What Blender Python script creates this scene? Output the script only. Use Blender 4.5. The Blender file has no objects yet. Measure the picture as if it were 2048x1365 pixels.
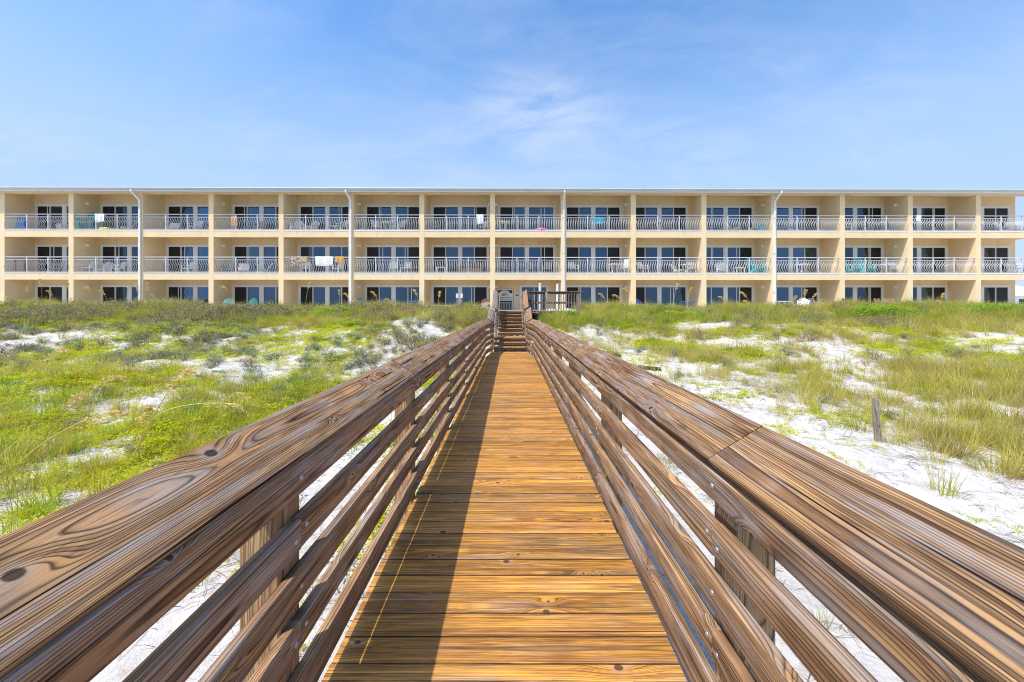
import bpy, math, random
import numpy as np
from mathutils import Matrix, Vector, Euler
R = math.radians
random.seed(11)
rng = np.random.default_rng(5)
SC = bpy.context.scene
COL = SC.collection

# ------------------------------------------------------------------ camera, sky, sun, exposure
EYE = 1.597          # eye height above the deck (deck surface is z = 0)
FPX = 775.0          # focal length in pixels of the 2048 px wide photograph
VX, VY = 1021.0, 615.0
cam = bpy.data.cameras.new("camera")
cam.sensor_width = 36.0
cam.lens = 36.0 * FPX / 2048.0
cam.shift_x = (1024.0 - VX) / 2048.0
cam.shift_y = -(682.5 - VY) / 2048.0
cam.clip_start = 0.05
cam.clip_end = 6000
cam_o = bpy.data.objects.new("camera", cam)
cam_o.location = (0, 0, EYE)
cam_o.rotation_euler = (R(90), 0, 0)
COL.objects.link(cam_o)
SC.camera = cam_o

SUN = Vector((0.425, 0.35, -1.0)).normalized()          # direction the light travels
sun_el = math.asin(-SUN.z)
sun_az = math.atan2(-SUN.x, -SUN.y)                    # clockwise from +Y
sl = bpy.data.lights.new("sun", 'SUN')
sl.energy = 3.5
sl.angle = R(0.53)
sl.color = (1.0, 0.95, 0.87)
so = bpy.data.objects.new("sun", sl)
so.rotation_euler = SUN.to_track_quat('-Z', 'Y').to_euler()
so.location = (-20, -15, 40)
COL.objects.link(so)

world = bpy.data.worlds.new("World")
SC.world = world
world.use_nodes = True
SC.view_settings.view_transform = 'Standard'
SC.view_settings.look = 'None'
SC.view_settings.exposure = 0.56
SC.view_settings.gamma = 1.0
SC.view_settings.use_curve_mapping = False
SC.cycles.max_bounces = 6
SC.cycles.diffuse_bounces = 4
SC.cycles.glossy_bounces = 3
SC.cycles.transmission_bounces = 4
SC.cycles.transparent_max_bounces = 8
SC.cycles.use_adaptive_sampling = True
SC.cycles.adaptive_threshold = 0.012
SC.cycles.use_denoising = True
SC.cycles.denoising_input_passes = 'RGB_ALBEDO_NORMAL'
SC.cycles.denoising_prefilter = 'NONE'
SC.cycles.pixel_filter_type = 'BLACKMAN_HARRIS'
SC.cycles.filter_width = 1.1


class NT:
    """small helper round a node tree"""
    def __init__(self, tree):
        self.t = tree
        tree.nodes.clear()

    def n(self, typ, **kw):
        nd = self.t.nodes.new(typ)
        ins = kw.pop('ins', {})
        for k, v in kw.items():
            setattr(nd, k, v)
        for k, v in ins.items():
            self.set(nd.inputs[k], v)
        return nd

    def set(self, sock, v):
        if isinstance(v, bpy.types.NodeSocket):
            self.t.links.new(v, sock)
        elif isinstance(v, (tuple, list)) and len(v) == 3 and sock.type == 'RGBA':
            sock.default_value = (*v, 1)
        else:
            sock.default_value = v

    def m(self, op, a, b=0.0, c=0.0, clamp=False):
        nd = self.n('ShaderNodeMath', operation=op, use_clamp=clamp)
        self.set(nd.inputs[0], a)
        self.set(nd.inputs[1], b)
        self.set(nd.inputs[2], c)
        return nd.outputs[0]

    def vm(self, op, a, b=(0, 0, 0)):
        nd = self.n('ShaderNodeVectorMath', operation=op)
        self.set(nd.inputs[0], a)
        self.set(nd.inputs[1], b)
        return nd.outputs['Value'] if op in ('LENGTH', 'DOT_PRODUCT', 'DISTANCE') else nd.outputs[0]

    def mix(self, f, a, b, blend='MIX'):
        nd = self.n('ShaderNodeMix', data_type='RGBA', blend_type=blend)
        self.set(nd.inputs[0], f)
        self.set(nd.inputs[6], a)
        self.set(nd.inputs[7], b)
        return nd.outputs[2]

    def ramp(self, f, stops, interp='LINEAR'):
        nd = self.n('ShaderNodeValToRGB')
        el = nd.color_ramp.elements
        nd.color_ramp.interpolation = interp
        while len(el) < len(stops):
            el.new(0.5)
        for e, (p, c) in zip(el, stops):
            e.position = p
            e.color = (*c, 1) if isinstance(c, (tuple, list)) else (c, c, c, 1)
        self.set(nd.inputs[0], f)
        return nd.outputs[0]

    def noise(self, vec, scale=1.0, detail=3.0, rough=0.5, dist=0.0, out=0):
        nd = self.n('ShaderNodeTexNoise')
        self.set(nd.inputs['Vector'], vec)
        nd.inputs['Scale'].default_value = scale
        nd.inputs['Detail'].default_value = detail
        nd.inputs['Roughness'].default_value = rough
        nd.inputs['Distortion'].default_value = dist
        return nd.outputs[out]

    def smooth(self, v, lo, hi):
        nd = self.n('ShaderNodeMapRange', interpolation_type='SMOOTHSTEP')
        self.set(nd.inputs[0], v)
        nd.inputs[1].default_value = lo
        nd.inputs[2].default_value = hi
        return nd.outputs[0]


# --- sky: Nishita plus thin cirrus
w = NT(world.node_tree)
skyt = w.n('ShaderNodeTexSky', sky_type='NISHITA')
skyt.sun_disc = False
skyt.sun_elevation = sun_el
skyt.sun_rotation = sun_az
skyt.altitude = 0
skyt.air_density = 1.0
skyt.dust_density = 1.0
skyt.ozone_density = 2.0
hs = w.n('ShaderNodeHueSaturation', ins={'Saturation': 1.24, 'Value': 1.42, 'Color': skyt.outputs[0]})
tcw = w.n('ShaderNodeTexCoord').outputs['Generated']
sep = w.n('ShaderNodeSeparateXYZ', ins={0: tcw})
zc = w.m('MAXIMUM', sep.outputs[2], 0.03)
px = w.m('DIVIDE', sep.outputs[0], w.m('ADD', zc, 0.12))
py = w.m('DIVIDE', sep.outputs[1], w.m('ADD', zc, 0.12))
cv = w.n('ShaderNodeCombineXYZ', ins={0: w.m('MULTIPLY', px, 0.55), 1: py, 2: 0.0}).outputs[0]
c1 = w.noise(cv, 0.75, 5, 0.55, 0.6)
c2 = w.noise(w.vm('ADD', cv, (7.3, 2.1, 0)), 2.6, 6, 0.62, 1.2)
veil = w.m('MULTIPLY', w.smooth(c1, 0.36, 0.70), w.smooth(c2, 0.30, 0.70))
# the one brighter wisp near the middle of the view
bd = Vector(((1085 - VX) / FPX, 1.0, (VY - 215) / FPX)).normalized()
dvec = w.vm('SUBTRACT', tcw, tuple(bd))
dvec = w.vm('MULTIPLY', dvec, (1.0, 1.0, 2.0))
dl = w.m('ADD', w.vm('LENGTH', dvec), w.m('MULTIPLY', w.m('SUBTRACT', c2, 0.5), 0.24))
wisp = w.m('MULTIPLY', w.m('MULTIPLY', w.smooth(dl, 0.24, 0.0), w.smooth(c2, 0.22, 0.66)), 0.60)
low = w.smooth(sep.outputs[2], 0.62, 0.16)
cl = w.m('ADD', w.m('MULTIPLY', veil, 0.55), wisp, clamp=True)
skyb = w.mix(w.m('MULTIPLY', low, 0.9), hs.outputs[0], (2.55, 3.45, 4.95))
skyc = w.mix(w.m('MULTIPLY', cl, 0.9), skyb, (4.1, 4.45, 5.2))
bg = w.n('ShaderNodeBackground', ins={'Color': skyc, 'Strength': 0.135})
wo = w.n('ShaderNodeOutputWorld')
w.t.links.new(bg.outputs[0], wo.inputs[0])


# ------------------------------------------------------------------ object helpers
WM = {}


def link(o, parent, M):
    """M: matrix in the space of the parent's own frame"""
    COL.objects.link(o)
    if parent is not None:
        o.parent = parent
    o.matrix_basis = M
    return o


def T(x, y=None, z=None):
    return Matrix.Translation((x, y, z) if y is not None else x)


I4 = Matrix.Identity(4)


def tag(o, label=None, cat=None, group=None, kind=None):
    if label:
        o['label'] = label
    if cat:
        o['category'] = cat
    if group:
        o['group'] = group
    if kind:
        o['kind'] = kind
    return o


def empty(name, loc=(0, 0, 0), rz=0.0, label=None, cat=None, group=None):
    o = bpy.data.objects.new(name, None)
    o.empty_display_size = 0.2
    COL.objects.link(o)
    o.location = loc
    o.rotation_euler = (0, 0, rz)
    return tag(o, label, cat, group)


def mobj(name, me, parent=None, M=I4, mat=None):
    o = bpy.data.objects.new(name, me)
    if mat is not None and not me.materials:
        me.materials.append(mat)
    return link(o, parent, M)


class MB:
    """collects verts and faces for one mesh"""
    def __init__(self):
        self.v, self.f = [], []

    def add(self, vs, fs):
        b = len(self.v)
        self.v += [tuple(p) for p in vs]
        self.f += [tuple(i + b for i in q) for q in fs]
        return self

    def box(self, x0, x1, y0, y1, z0, z1):
        vs = [(x0, y0, z0), (x1, y0, z0), (x1, y1, z0), (x0, y1, z0), (x0, y0, z1), (x1, y0, z1), (x1, y1, z1), (x0, y1, z1)]
        return self.add(vs, [(0, 3, 2, 1), (4, 5, 6, 7), (0, 1, 5, 4), (1, 2, 6, 5), (2, 3, 7, 6), (3, 0, 4, 7)])

    def obox(self, c, ax, ay, az):
        """oriented box: centre and three half-axis vectors"""
        c, ax, ay, az = Vector(c), Vector(ax), Vector(ay), Vector(az)
        vs = [c + sx * ax + sy * ay + sz * az for sz in (-1, 1) for sx, sy in ((-1, -1), (1, -1), (1, 1), (-1, 1))]
        return self.add(vs, [(0, 3, 2, 1), (4, 5, 6, 7), (0, 1, 5, 4), (1, 2, 6, 5), (2, 3, 7, 6), (3, 0, 4, 7)])

    def bar(self, a, b, w, t, up=(0, 0, 1)):
        a, b = Vector(a), Vector(b)
        d = (b - a)
        x = d.normalized()
        up = Vector(up)
        if abs(x.dot(up)) > 0.98:
            up = Vector((0, 1, 0))
        y = up.cross(x).normalized()
        z = x.cross(y)
        return self.obox((a + b) / 2, d / 2, y * w / 2, z * t / 2)

    def tube(self, pts, rad, n=6, cap=True):
        pts = [Vector(p) for p in pts]
        rads = rad if isinstance(rad, (list, tuple)) else [rad] * len(pts)
        rings = []
        for i, p in enumerate(pts):
            d = (pts[min(i + 1, len(pts) - 1)] - pts[max(i - 1, 0)]).normalized()
            up = Vector((0, 0, 1)) if abs(d.z) < 0.9 else Vector((0, 1, 0))
            a = d.cross(up).normalized()
            b = d.cross(a)
            rings.append([p + rads[i] * (math.cos(2 * math.pi * k / n) * a + math.sin(2 * math.pi * k / n) * b) for k in range(n)])
        vs = [q for r in rings for q in r]
        fs = []
        for i in range(len(pts) - 1):
            for k in range(n):
                fs.append((i * n + k, i * n + (k + 1) % n, (i + 1) * n + (k + 1) % n, (i + 1) * n + k))
        if cap:
            fs.append(tuple(range(n - 1, -1, -1)))
            fs.append(tuple((len(pts) - 1) * n + k for k in range(n)))
        return self.add(vs, fs)

    def prism(self, poly, y0, y1):
        """polygon in x,z extruded along y"""
        n = len(poly)
        vs = [(p[0], y0, p[1]) for p in poly] + [(p[0], y1, p[1]) for p in poly]
        fs = [tuple(range(n)), tuple(range(2 * n - 1, n - 1, -1))]
        fs += [(i, i + n, (i + 1) % n + n, (i + 1) % n) for i in range(n)]
        return self.add(vs, fs)

    def mesh(self, name, mat=None, smooth=False):
        me = bpy.data.meshes.new(name)
        me.from_pydata(self.v, [], self.f)
        me.validate()
        if smooth:
            me.polygons.foreach_set('use_smooth', [True] * len(me.polygons))
        if mat is not None:
            me.materials.append(mat)
        me.update()
        return me


# ------------------------------------------------------------------ materials
def newmat(name):
    m = bpy.data.materials.new(name)
    m.use_nodes = True
    return m, NT(m.node_tree)


def finish(nt, shader):
    o = nt.n('ShaderNodeOutputMaterial')
    nt.t.links.new(shader, o.inputs[0])


def plain(name, col, rough=0.5, var=0.08, scale=3.0, bump=0.0, bscale=60.0, metal=0.0, spec=0.5):
    m, t = newmat(name)
    tc = t.n('ShaderNodeTexCoord').outputs['Object']
    nz = t.noise(tc, scale, 5, 0.6)
    c = t.mix(t.smooth(nz, 0.3, 0.7), tuple(x * (1 - var) for x in col), tuple(min(1, x * (1 + var)) for x in col))
    p = t.n('ShaderNodeBsdfPrincipled', ins={'Base Color': c, 'Roughness': rough, 'Metallic': metal, 'Specular IOR Level': spec})
    if bump:
        b = t.n('ShaderNodeBump', ins={'Height': t.noise(tc, bscale, 3, 0.6), 'Strength': bump, 'Distance': 0.01})
        t.set(p.inputs['Normal'], b.outputs[0])
    finish(t, p.outputs[0])
    return m


def wood(name, light, mid, dark, gray, gray_amt=0.45, freq=115.0, knot=0.62, rough=0.78, crack=0.8, contrast=1.0, wet=0.0, tone=0.18, edge=0.0, pith=0.022, ckt=0.735):
    """sawn pine: growth rings cut by the board, warped round knots; local X runs along the grain"""
    m, t = newmat(name)
    P0 = t.n('ShaderNodeTexCoord').outputs['Object']
    rnd = t.n('ShaderNodeObjectInfo').outputs['Random']
    wn = t.n('ShaderNodeTexWhiteNoise', noise_dimensions='1D')
    t.set(wn.inputs['W'], t.m('MULTIPLY', rnd, 913.7))
    rs = t.n('ShaderNodeSeparateColor')
    t.set(rs.inputs[0], wn.outputs['Color'])
    r1, r2, r3 = rs.outputs
    P = t.vm('ADD', P0, t.n('ShaderNodeCombineXYZ', ins={0: t.m('MULTIPLY', r1, 60.0), 1: t.m('MULTIPLY', r2, 9.0), 2: t.m('MULTIPLY', r3, 9.0)}).outputs[0])
    s0 = t.n('ShaderNodeSeparateXYZ', ins={0: P0})
    # knots
    V = t.vm('MULTIPLY', P, (1.7, 6.5, 0.5))
    vo = t.n('ShaderNodeTexVoronoi', feature='F1', voronoi_dimensions='3D', ins={'Vector': V, 'Scale': 1.0, 'Randomness': 1.0})
    cs = t.n('ShaderNodeSeparateColor')
    t.set(cs.inputs[0], vo.outputs['Color'])
    has = t.m('GREATER_THAN', cs.outputs[0], knot)
    dv = t.vm('SUBTRACT', V, vo.outputs['Position'])
    dr = t.vm('MULTIPLY', dv, (1 / 1.7, 1 / 6.5, 0.0))
    dlong = t.vm('LENGTH', t.vm('MULTIPLY', dr, (0.33, 1.0, 0.0)))
    dcore = t.vm('LENGTH', t.vm('MULTIPLY', dr, (0.75, 1.0, 0.0)))
    ksize = t.m('ADD', 0.006, t.m('MULTIPLY', cs.outputs[1], 0.011))
    g = t.m('DIVIDE', dlong, t.m('MULTIPLY', ksize, 2.6))
    bump = t.m('MULTIPLY', t.m('EXPONENT', t.m('MULTIPLY', t.m('MULTIPLY', g, g), -1.0)), has)
    # growth rings
    n0 = t.m('SUBTRACT', t.noise(t.vm('MULTIPLY', P, (0.55, 2.0, 2.0)), 1.0, 2, 0.5), 0.5)
    n1 = t.m('SUBTRACT', t.noise(t.vm('MULTIPLY', P, (1.6, 14.0, 14.0)), 1.0, 2, 0.5), 0.5)
    yy = t.m('ADD', t.m('ADD', s0.outputs[1], t.m('MULTIPLY', t.m('SUBTRACT', r2, 0.5), 0.16)), t.m('MULTIPLY', n0, 0.055))
    zz = t.m('ADD', t.m('SUBTRACT', s0.outputs[2], t.m('ADD', pith, t.m('MULTIPLY', r3, 0.06))), t.m('MULTIPLY', n0, 0.05))
    rr = t.m('SQRT', t.m('ADD', t.m('MULTIPLY', yy, yy), t.m('MULTIPLY', zz, zz)))
    rr = t.m('ADD', rr, t.m('MULTIPLY', n1, 0.009))
    rr = t.m('ADD', rr, t.m('MULTIPLY', bump, 0.030))
    wv = t.n('ShaderNodeCombineXYZ', ins={0: t.m('MULTIPLY', rr, 34.0), 1: t.m('MULTIPLY', r1, 40.0), 2: 0.0}).outputs[0]
    phs = t.m('ADD', t.m('MULTIPLY', rr, freq), t.m('MULTIPLY', t.noise(wv, 1.0, 1, 0.5), 4.5))
    ph = t.m('FRACT', phs)
    ridx = t.m('FLOOR', phs)
    sp_ = t.n('ShaderNodeSeparateXYZ', ins={0: P})

    def along(kx, kr, seed, detail=3):
        # tone that belongs to a growth ring and drifts slowly along it
        v_ = t.n('ShaderNodeCombineXYZ', ins={0: t.m('MULTIPLY', sp_.outputs[0], kx), 1: t.m('MULTIPLY', ridx, kr), 2: t.m('MULTIPLY_ADD', r2, 31.0, seed)}).outputs[0]
        return t.noise(v_, 1.0, detail, 0.6)
    band = t.ramp(ph, [(0.0, 0.75), (0.10, 0.05), (0.50, 0.04), (0.74, 0.42), (0.90, 1.0), (1.0, 0.75)])
    fiber = t.noise(t.vm('MULTIPLY', P, (5.0, 300.0, 300.0)), 1.0, 3, 0.7)
    fiber2 = t.noise(t.vm('MULTIPLY', P, (5.0, 55.0, 55.0)), 1.0, 4, 0.7)
    patch = along(1.1, 0.31, 1.7)
    patch2 = along(1.7, 0.22, 7.3)
    fiber3 = t.noise(t.vm('MULTIPLY', P, (6.0, 150.0, 150.0)), 1.0, 3, 0.7)
    sapw = t.smooth(patch, 0.36, 0.62)
    base = t.mix(sapw, light, mid)
    base = t.mix(1.0, base, t.ramp(r1, [(0.0, 1.0 - tone), (1.0, 1.0 + tone)]), 'MULTIPLY')
    big_ = along(1.5, 0.77, 13.1)
    base = t.mix(1.0, base, t.ramp(big_, [(0.36, 0.66), (0.62, 1.20)]), 'MULTIPLY')
    bandf = t.m('MULTIPLY', band, t.m('ADD', 0.62, t.m('MULTIPLY', fiber2, 0.55)), clamp=True)
    bandf = t.m('MAXIMUM', bandf, t.m('MULTIPLY', t.smooth(fiber3, 0.52, 0.68), 0.55))
    c = t.mix(t.m('MULTIPLY', bandf, contrast, clamp=True), base, dark)
    c = t.mix(1.0, c, t.ramp(fiber, [(0.3, 0.60), (0.7, 1.30)]), 'MULTIPLY')
    golden = t.m('MULTIPLY', t.smooth(along(2.1, 0.43, 19.9), 0.52, 0.64), t.m('SUBTRACT', 1.0, bandf))
    c = t.mix(t.m('MULTIPLY', golden, 0.65), c, tuple(x * k_ for x, k_ in zip(light, (1.25, 1.2, 1.0))))
    gf_ = t.m('MULTIPLY', t.smooth(patch2, 0.45, 0.66), t.m('ADD', 0.25, t.m('MULTIPLY', t.smooth(fiber, 0.40, 0.58), 0.75)))
    c = t.mix(t.m('MULTIPLY', gf_, t.m('MULTIPLY', t.m('ADD', 0.45, t.m('MULTIPLY', r3, 1.1)), gray_amt), clamp=True), c, t.mix(1.0, gray, t.ramp(bandf, [(0.0, 1.15), (1.0, 0.45)]), 'MULTIPLY'))
    # dirt-dark streaks
    c = t.mix(t.m('MULTIPLY', t.smooth(along(1.2, 0.55, 25.3), 0.56, 0.66), 0.45), c, tuple(x * 0.7 for x in dark))
    # knot hearts
    kn = t.m('MULTIPLY', t.smooth(t.m('DIVIDE', dcore, ksize), 1.15, 0.75), has)
    kring = t.ramp(t.m('FRACT', t.m('MULTIPLY', dcore, 260.0)), [(0, 0.55), (0.6, 1.1), (1, 0.5)])
    kc = t.mix(1.0, tuple(x * 1.1 + 0.01 for x in dark), kring, 'MULTIPLY')
    c = t.mix(t.m('MULTIPLY', kn, 0.9), c, kc)
    halo = t.m('MULTIPLY', t.m('MULTIPLY', t.smooth(t.m('DIVIDE', dcore, ksize), 2.6, 1.1), has), t.m('SUBTRACT', 1.0, kn))
    c = t.mix(t.m('MULTIPLY', halo, 0.30), c, tuple(min(1, x * 1.2) for x in gray))
    # drying checks
    ck = t.noise(t.vm('MULTIPLY', P, (0.8, 70.0, 70.0)), 1.0, 1, 0.4)
    ckm = t.m('MULTIPLY', t.smooth(ck, ckt, ckt + 0.03), crack)
    c = t.mix(ckm, c, tuple(x * 0.12 for x in dark))
    if edge:
        # board edges never oiled, grown dark
        ey = t.m('ADD', t.m('ABSOLUTE', s0.outputs[1]), t.m('MULTIPLY', t.m('SUBTRACT', fiber2, 0.5), 0.004))
        c = t.mix(t.m('MULTIPLY', t.smooth(ey, edge, edge + 0.0022), 0.80), c, (0.022, 0.014, 0.009))
    hgt = t.m('ADD', t.m('MULTIPLY', band, 0.55), t.m('MULTIPLY', fiber, 0.35))
    hgt = t.m('SUBTRACT', hgt, t.m('MULTIPLY', ckm, 2.0))
    bmp = t.n('ShaderNodeBump', ins={'Height': hgt, 'Strength': 0.8, 'Distance': 0.0018})
    rg = t.m('ADD', rough, t.m('MULTIPLY', t.m('SUBTRACT', patch2, 0.5), 0.5 * wet + 0.15))
    p = t.n('ShaderNodeBsdfPrincipled', ins={'Base Color': c, 'Roughness': rg, 'Normal': bmp.outputs[0], 'Specular IOR Level': 0.15 + 0.4 * wet})
    finish(t, p.outputs[0])
    return m


M = {}
M['cap'] = wood('weathered_cap_wood', (0.44, 0.262, 0.130), (0.285, 0.155, 0.078), (0.026, 0.015, 0.010), (0.30, 0.265, 0.25), 0.8, freq=165, crack=0.95, tone=0.16, rough=0.92, contrast=1.05, ckt=0.70, knot=0.50)
M['rail'] = wood('rail_wood', (0.45, 0.280, 0.152), (0.32, 0.180, 0.092), (0.060, 0.029, 0.016), (0.34, 0.29, 0.26), 0.75, freq=130, knot=0.5, rough=0.92, contrast=1.0, ckt=0.72)
M['post'] = wood('post_wood', (0.52, 0.35, 0.19), (0.42, 0.255, 0.13), (0.14, 0.075, 0.036), (0.33, 0.27, 0.22), 0.30, freq=130, knot=0.75, rough=0.85)
M['deck'] = wood('oiled_deck_wood', (0.66, 0.325, 0.058), (0.45, 0.188, 0.036), (0.080, 0.033, 0.010), (0.38, 0.265, 0.18), 0.5, edge=0.0662, freq=135, knot=0.55, rough=0.55, wet=0.5, contrast=0.85, tone=0.32)
M['stair'] = wood('stair_wood', (0.50, 0.29, 0.135), (0.39, 0.215, 0.095), (0.11, 0.056, 0.030), (0.35, 0.29, 0.25), 0.5, freq=110, rough=0.85)
M['gray'] = wood('silvered_wood', (0.36, 0.305, 0.255), (0.26, 0.21, 0.17), (0.10, 0.078, 0.062), (0.36, 0.34, 0.32), 0.6, freq=130, rough=0.9)
M['stringer'] = wood('stringer_wood', (0.26, 0.17, 0.10), (0.20, 0.12, 0.07), (0.07, 0.04, 0.025), (0.22, 0.19, 0.17), 0.4)
M['bolt'] = plain('galvanised_steel', (0.50, 0.51, 0.52), 0.45, 0.2, 40, metal=0.75)
m, t = newmat('cream_stucco')
tc = t.n('ShaderNodeTexCoord').outputs['Object']
c = t.mix(t.smooth(t.noise(tc, 0.8, 5, 0.6), 0.3, 0.7), (0.81, 0.635, 0.385), (0.87, 0.69, 0.43))
st_ = t.noise(t.vm('MULTIPLY', tc, (1.6, 1.6, 0.5)), 1.0, 5, 0.7)
c = t.mix(t.m('MULTIPLY', t.smooth(st_, 0.57, 0.72), 0.60), c, (0.76, 0.46, 0.20))
c = t.mix(t.m('MULTIPLY', t.smooth(t.noise(t.vm('MULTIPLY', tc, (3.0, 3.0, 0.35)), 1.0, 4, 0.7), 0.58, 0.72), 0.30), c, (0.50, 0.43, 0.33))
p = t.n('ShaderNodeBsdfPrincipled', ins={'Base Color': c, 'Roughness': 0.9, 'Specular IOR Level': 0.15})
finish(t, p.outputs[0])
M['stucco'] = m
M['white'] = plain('white_paint', (0.78, 0.78, 0.77), 0.45, 0.03, 2)
M['gutter'] = plain('gutter_metal', (0.50, 0.54, 0.53), 0.4, 0.05, 1)
M['roof'] = plain('roof_metal', (0.60, 0.64, 0.65), 0.4, 0.05, 1)
M['soffit'] = plain('soffit_paint', (0.70, 0.60, 0.42), 0.8, 0.04, 2)
M['ceilp'] = plain('balcony_ceiling_paint', (0.62, 0.54, 0.42), 0.9, 0.04, 2)
M['alu'] = plain('white_aluminium', (0.63, 0.64, 0.65), 0.35, 0.03, 2)
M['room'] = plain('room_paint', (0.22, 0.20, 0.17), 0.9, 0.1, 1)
M['blind'] = plain('blind_fabric', (0.62, 0.64, 0.63), 0.8, 0.05, 3)
M['black'] = plain('black_plastic', (0.018, 0.019, 0.022), 0.45, 0.2, 8)
M['concrete'] = plain('patio_concrete', (0.42, 0.40, 0.36), 0.9, 0.1, 2, 0.3, 50)

m, t = newmat('window_glass')
fr = t.n('ShaderNodeFresnel', ins={'IOR': 1.55})
tr = t.n('ShaderNodeBsdfTransparent', ins={'Color': (0.52, 0.58, 0.64)})
gl = t.n('ShaderNodeBsdfGlossy', ins={'Color': (0.50, 0.73, 1.0), 'Roughness': 0.015})
tcg = t.n('ShaderNodeTexCoord').outputs['Object']
bg_ = t.n('ShaderNodeBump', ins={'Height': t.noise(tcg, 1.3, 2, 0.5), 'Strength': 0.06, 'Distance': 0.05})
t.set(gl.inputs['Normal'], bg_.outputs[0])
mx = t.n('ShaderNodeMixShader')
t.t.links.new(t.m('ADD', t.m('MULTIPLY', fr.outputs[0], 1.9), 0.01, clamp=True), mx.inputs[0])
t.t.links.new(tr.outputs[0], mx.inputs[1])
t.t.links.new(gl.outputs[0], mx.inputs[2])
finish(t, mx.outputs[0])
M['glass'] = m
m, t = newmat('insect_screen')
tr = t.n('ShaderNodeBsdfTransparent', ins={'Color': (0.30, 0.31, 0.33)})
p = t.n('ShaderNodeBsdfPrincipled', ins={'Base Color': (0.014, 0.015, 0.018), 'Roughness': 0.5})
mx = t.n('ShaderNodeMixShader', ins={0: 0.75})
t.t.links.new(tr.outputs[0], mx.inputs[1])
t.t.links.new(p.outputs[0], mx.inputs[2])
finish(t, mx.outputs[0])
M['screen'] = m

# sand with litter stains
m, t = newmat('quartz_sand')
tc = t.n('ShaderNodeTexCoord').outputs['Object']
big = t.noise(tc, 0.35, 5, 0.6)
fine = t.noise(tc, 9.0, 6, 0.7)
vfine = t.noise(tc, 60.0, 4, 0.7)
att = t.n('ShaderNodeAttribute', attribute_name='veg', attribute_type='GEOMETRY').outputs['Fac']
c = t.mix(t.smooth(big, 0.35, 0.65), (0.555, 0.53, 0.495), (0.63, 0.605, 0.575))
mott = t.smooth(t.noise(tc, 1.1, 6, 0.7), 0.50, 0.66)
lit = t.m('MULTIPLY', t.smooth(fine, 0.42, 0.60), t.m('MAXIMUM', att, t.m('MULTIPLY', mott, 0.55)), clamp=True)
c = t.mix(t.m('MULTIPLY', lit, 0.85), c, (0.30, 0.245, 0.165))
sp = t.m('MULTIPLY', t.smooth(vfine, 0.58, 0.70), t.m('ADD', 0.28, t.m('MULTIPLY', att, 0.7)), clamp=True)
c = t.mix(sp, c, (0.17, 0.125, 0.085))
foot = t.noise(tc, 3.2, 3, 0.5)
hh = t.m('ADD', t.m('MULTIPLY', foot, 1.0), t.m('MULTIPLY', vfine, 0.12))
bm = t.n('ShaderNodeBump', ins={'Height': hh, 'Strength': 0.9, 'Distance': 0.14})
p = t.n('ShaderNodeBsdfPrincipled', ins={'Base Color': c, 'Roughness': 0.95, 'Normal': bm.outputs[0], 'Specular IOR Level': 0.1})
finish(t, p.outputs[0])
M['sand'] = m

m, t = newmat('sea_water')
tc = t.n('ShaderNodeTexCoord').outputs['Object']
bm = t.n('ShaderNodeBump', ins={'Height': t.noise(t.vm('MULTIPLY', tc, (0.4, 1.2, 1)), 0.8, 5, 0.6), 'Strength': 0.5, 'Distance': 0.3})
p = t.n('ShaderNodeBsdfPrincipled', ins={'Base Color': (0.02, 0.16, 0.20), 'Roughness': 0.12, 'Normal': bm.outputs[0]})
finish(t, p.outputs[0])
M['sea'] = m


def leafmat(name, cols, trans=0.35, rough=0.55):
    """per-instance colour drawn from a ramp, light passing through thin blades"""
    m, t = newmat(name)
    rnd = t.n('ShaderNodeObjectInfo').outputs['Random']
    geo = t.n('ShaderNodeTexCoord').outputs['Object']
    k = t.m('ADD', t.m('MULTIPLY', rnd, 0.75), t.m('MULTIPLY', t.noise(geo, 14.0, 2, 0.5), 0.28), clamp=True)
    n = len(cols)
    c = t.ramp(k, [(i / (n - 1), cl_) for i, cl_ in enumerate(cols)])
    d = t.n('ShaderNodeBsdfPrincipled', ins={'Base Color': c, 'Roughness': rough, 'Specular IOR Level': 0.25})
    tl = t.n('ShaderNodeBsdfTranslucent', ins={'Color': t.mix(1.0, c, (1.15, 1.2, 0.7), 'MULTIPLY')})
    mx = t.n('ShaderNodeMixShader', ins={0: trans})
    t.t.links.new(d.outputs[0], mx.inputs[1])
    t.t.links.new(tl.outputs[0], mx.inputs[2])
    finish(t, mx.outputs[0])
    return m


M['grass'] = leafmat('dune_grass_blades', [(0.28, 0.33, 0.045), (0.41, 0.43, 0.035), (0.56, 0.52, 0.045), (0.52, 0.42, 0.13), (0.36, 0.28, 0.11), (0.33, 0.42, 0.05)], 0.42)
M['straw'] = leafmat('dry_grass_blades', [(0.58, 0.47, 0.20), (0.52, 0.47, 0.12), (0.64, 0.53, 0.28), (0.47, 0.43, 0.10), (0.38, 0.29, 0.13)], 0.42)
M['lush'] = leafmat('lush_grass_blades', [(0.15, 0.28, 0.03), (0.32, 0.44, 0.02), (0.46, 0.52, 0.015), (0.17, 0.27, 0.09), (0.24, 0.36, 0.03)], 0.35)
M['lime'] = leafmat('lime_creeper_leaves', [(0.52, 0.54, 0.008), (0.42, 0.51, 0.012), (0.64, 0.57, 0.012), (0.28, 0.42, 0.02)], 0.4)
M['brush'] = leafmat('gray_brush_leaves', [(0.27, 0.25, 0.13), (0.34, 0.28, 0.17), (0.24, 0.27, 0.11), (0.37, 0.28, 0.19)], 0.2)
M['sage'] = leafmat('sage_leaves', [(0.20, 0.27, 0.19), (0.27, 0.33, 0.25), (0.17, 0.25, 0.15)], 0.2)
M['bushleaf'] = leafmat('bush_leaves', [(0.19, 0.35, 0.02), (0.29, 0.43, 0.025), (0.38, 0.48, 0.03), (0.22, 0.36, 0.035)], 0.35)
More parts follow.
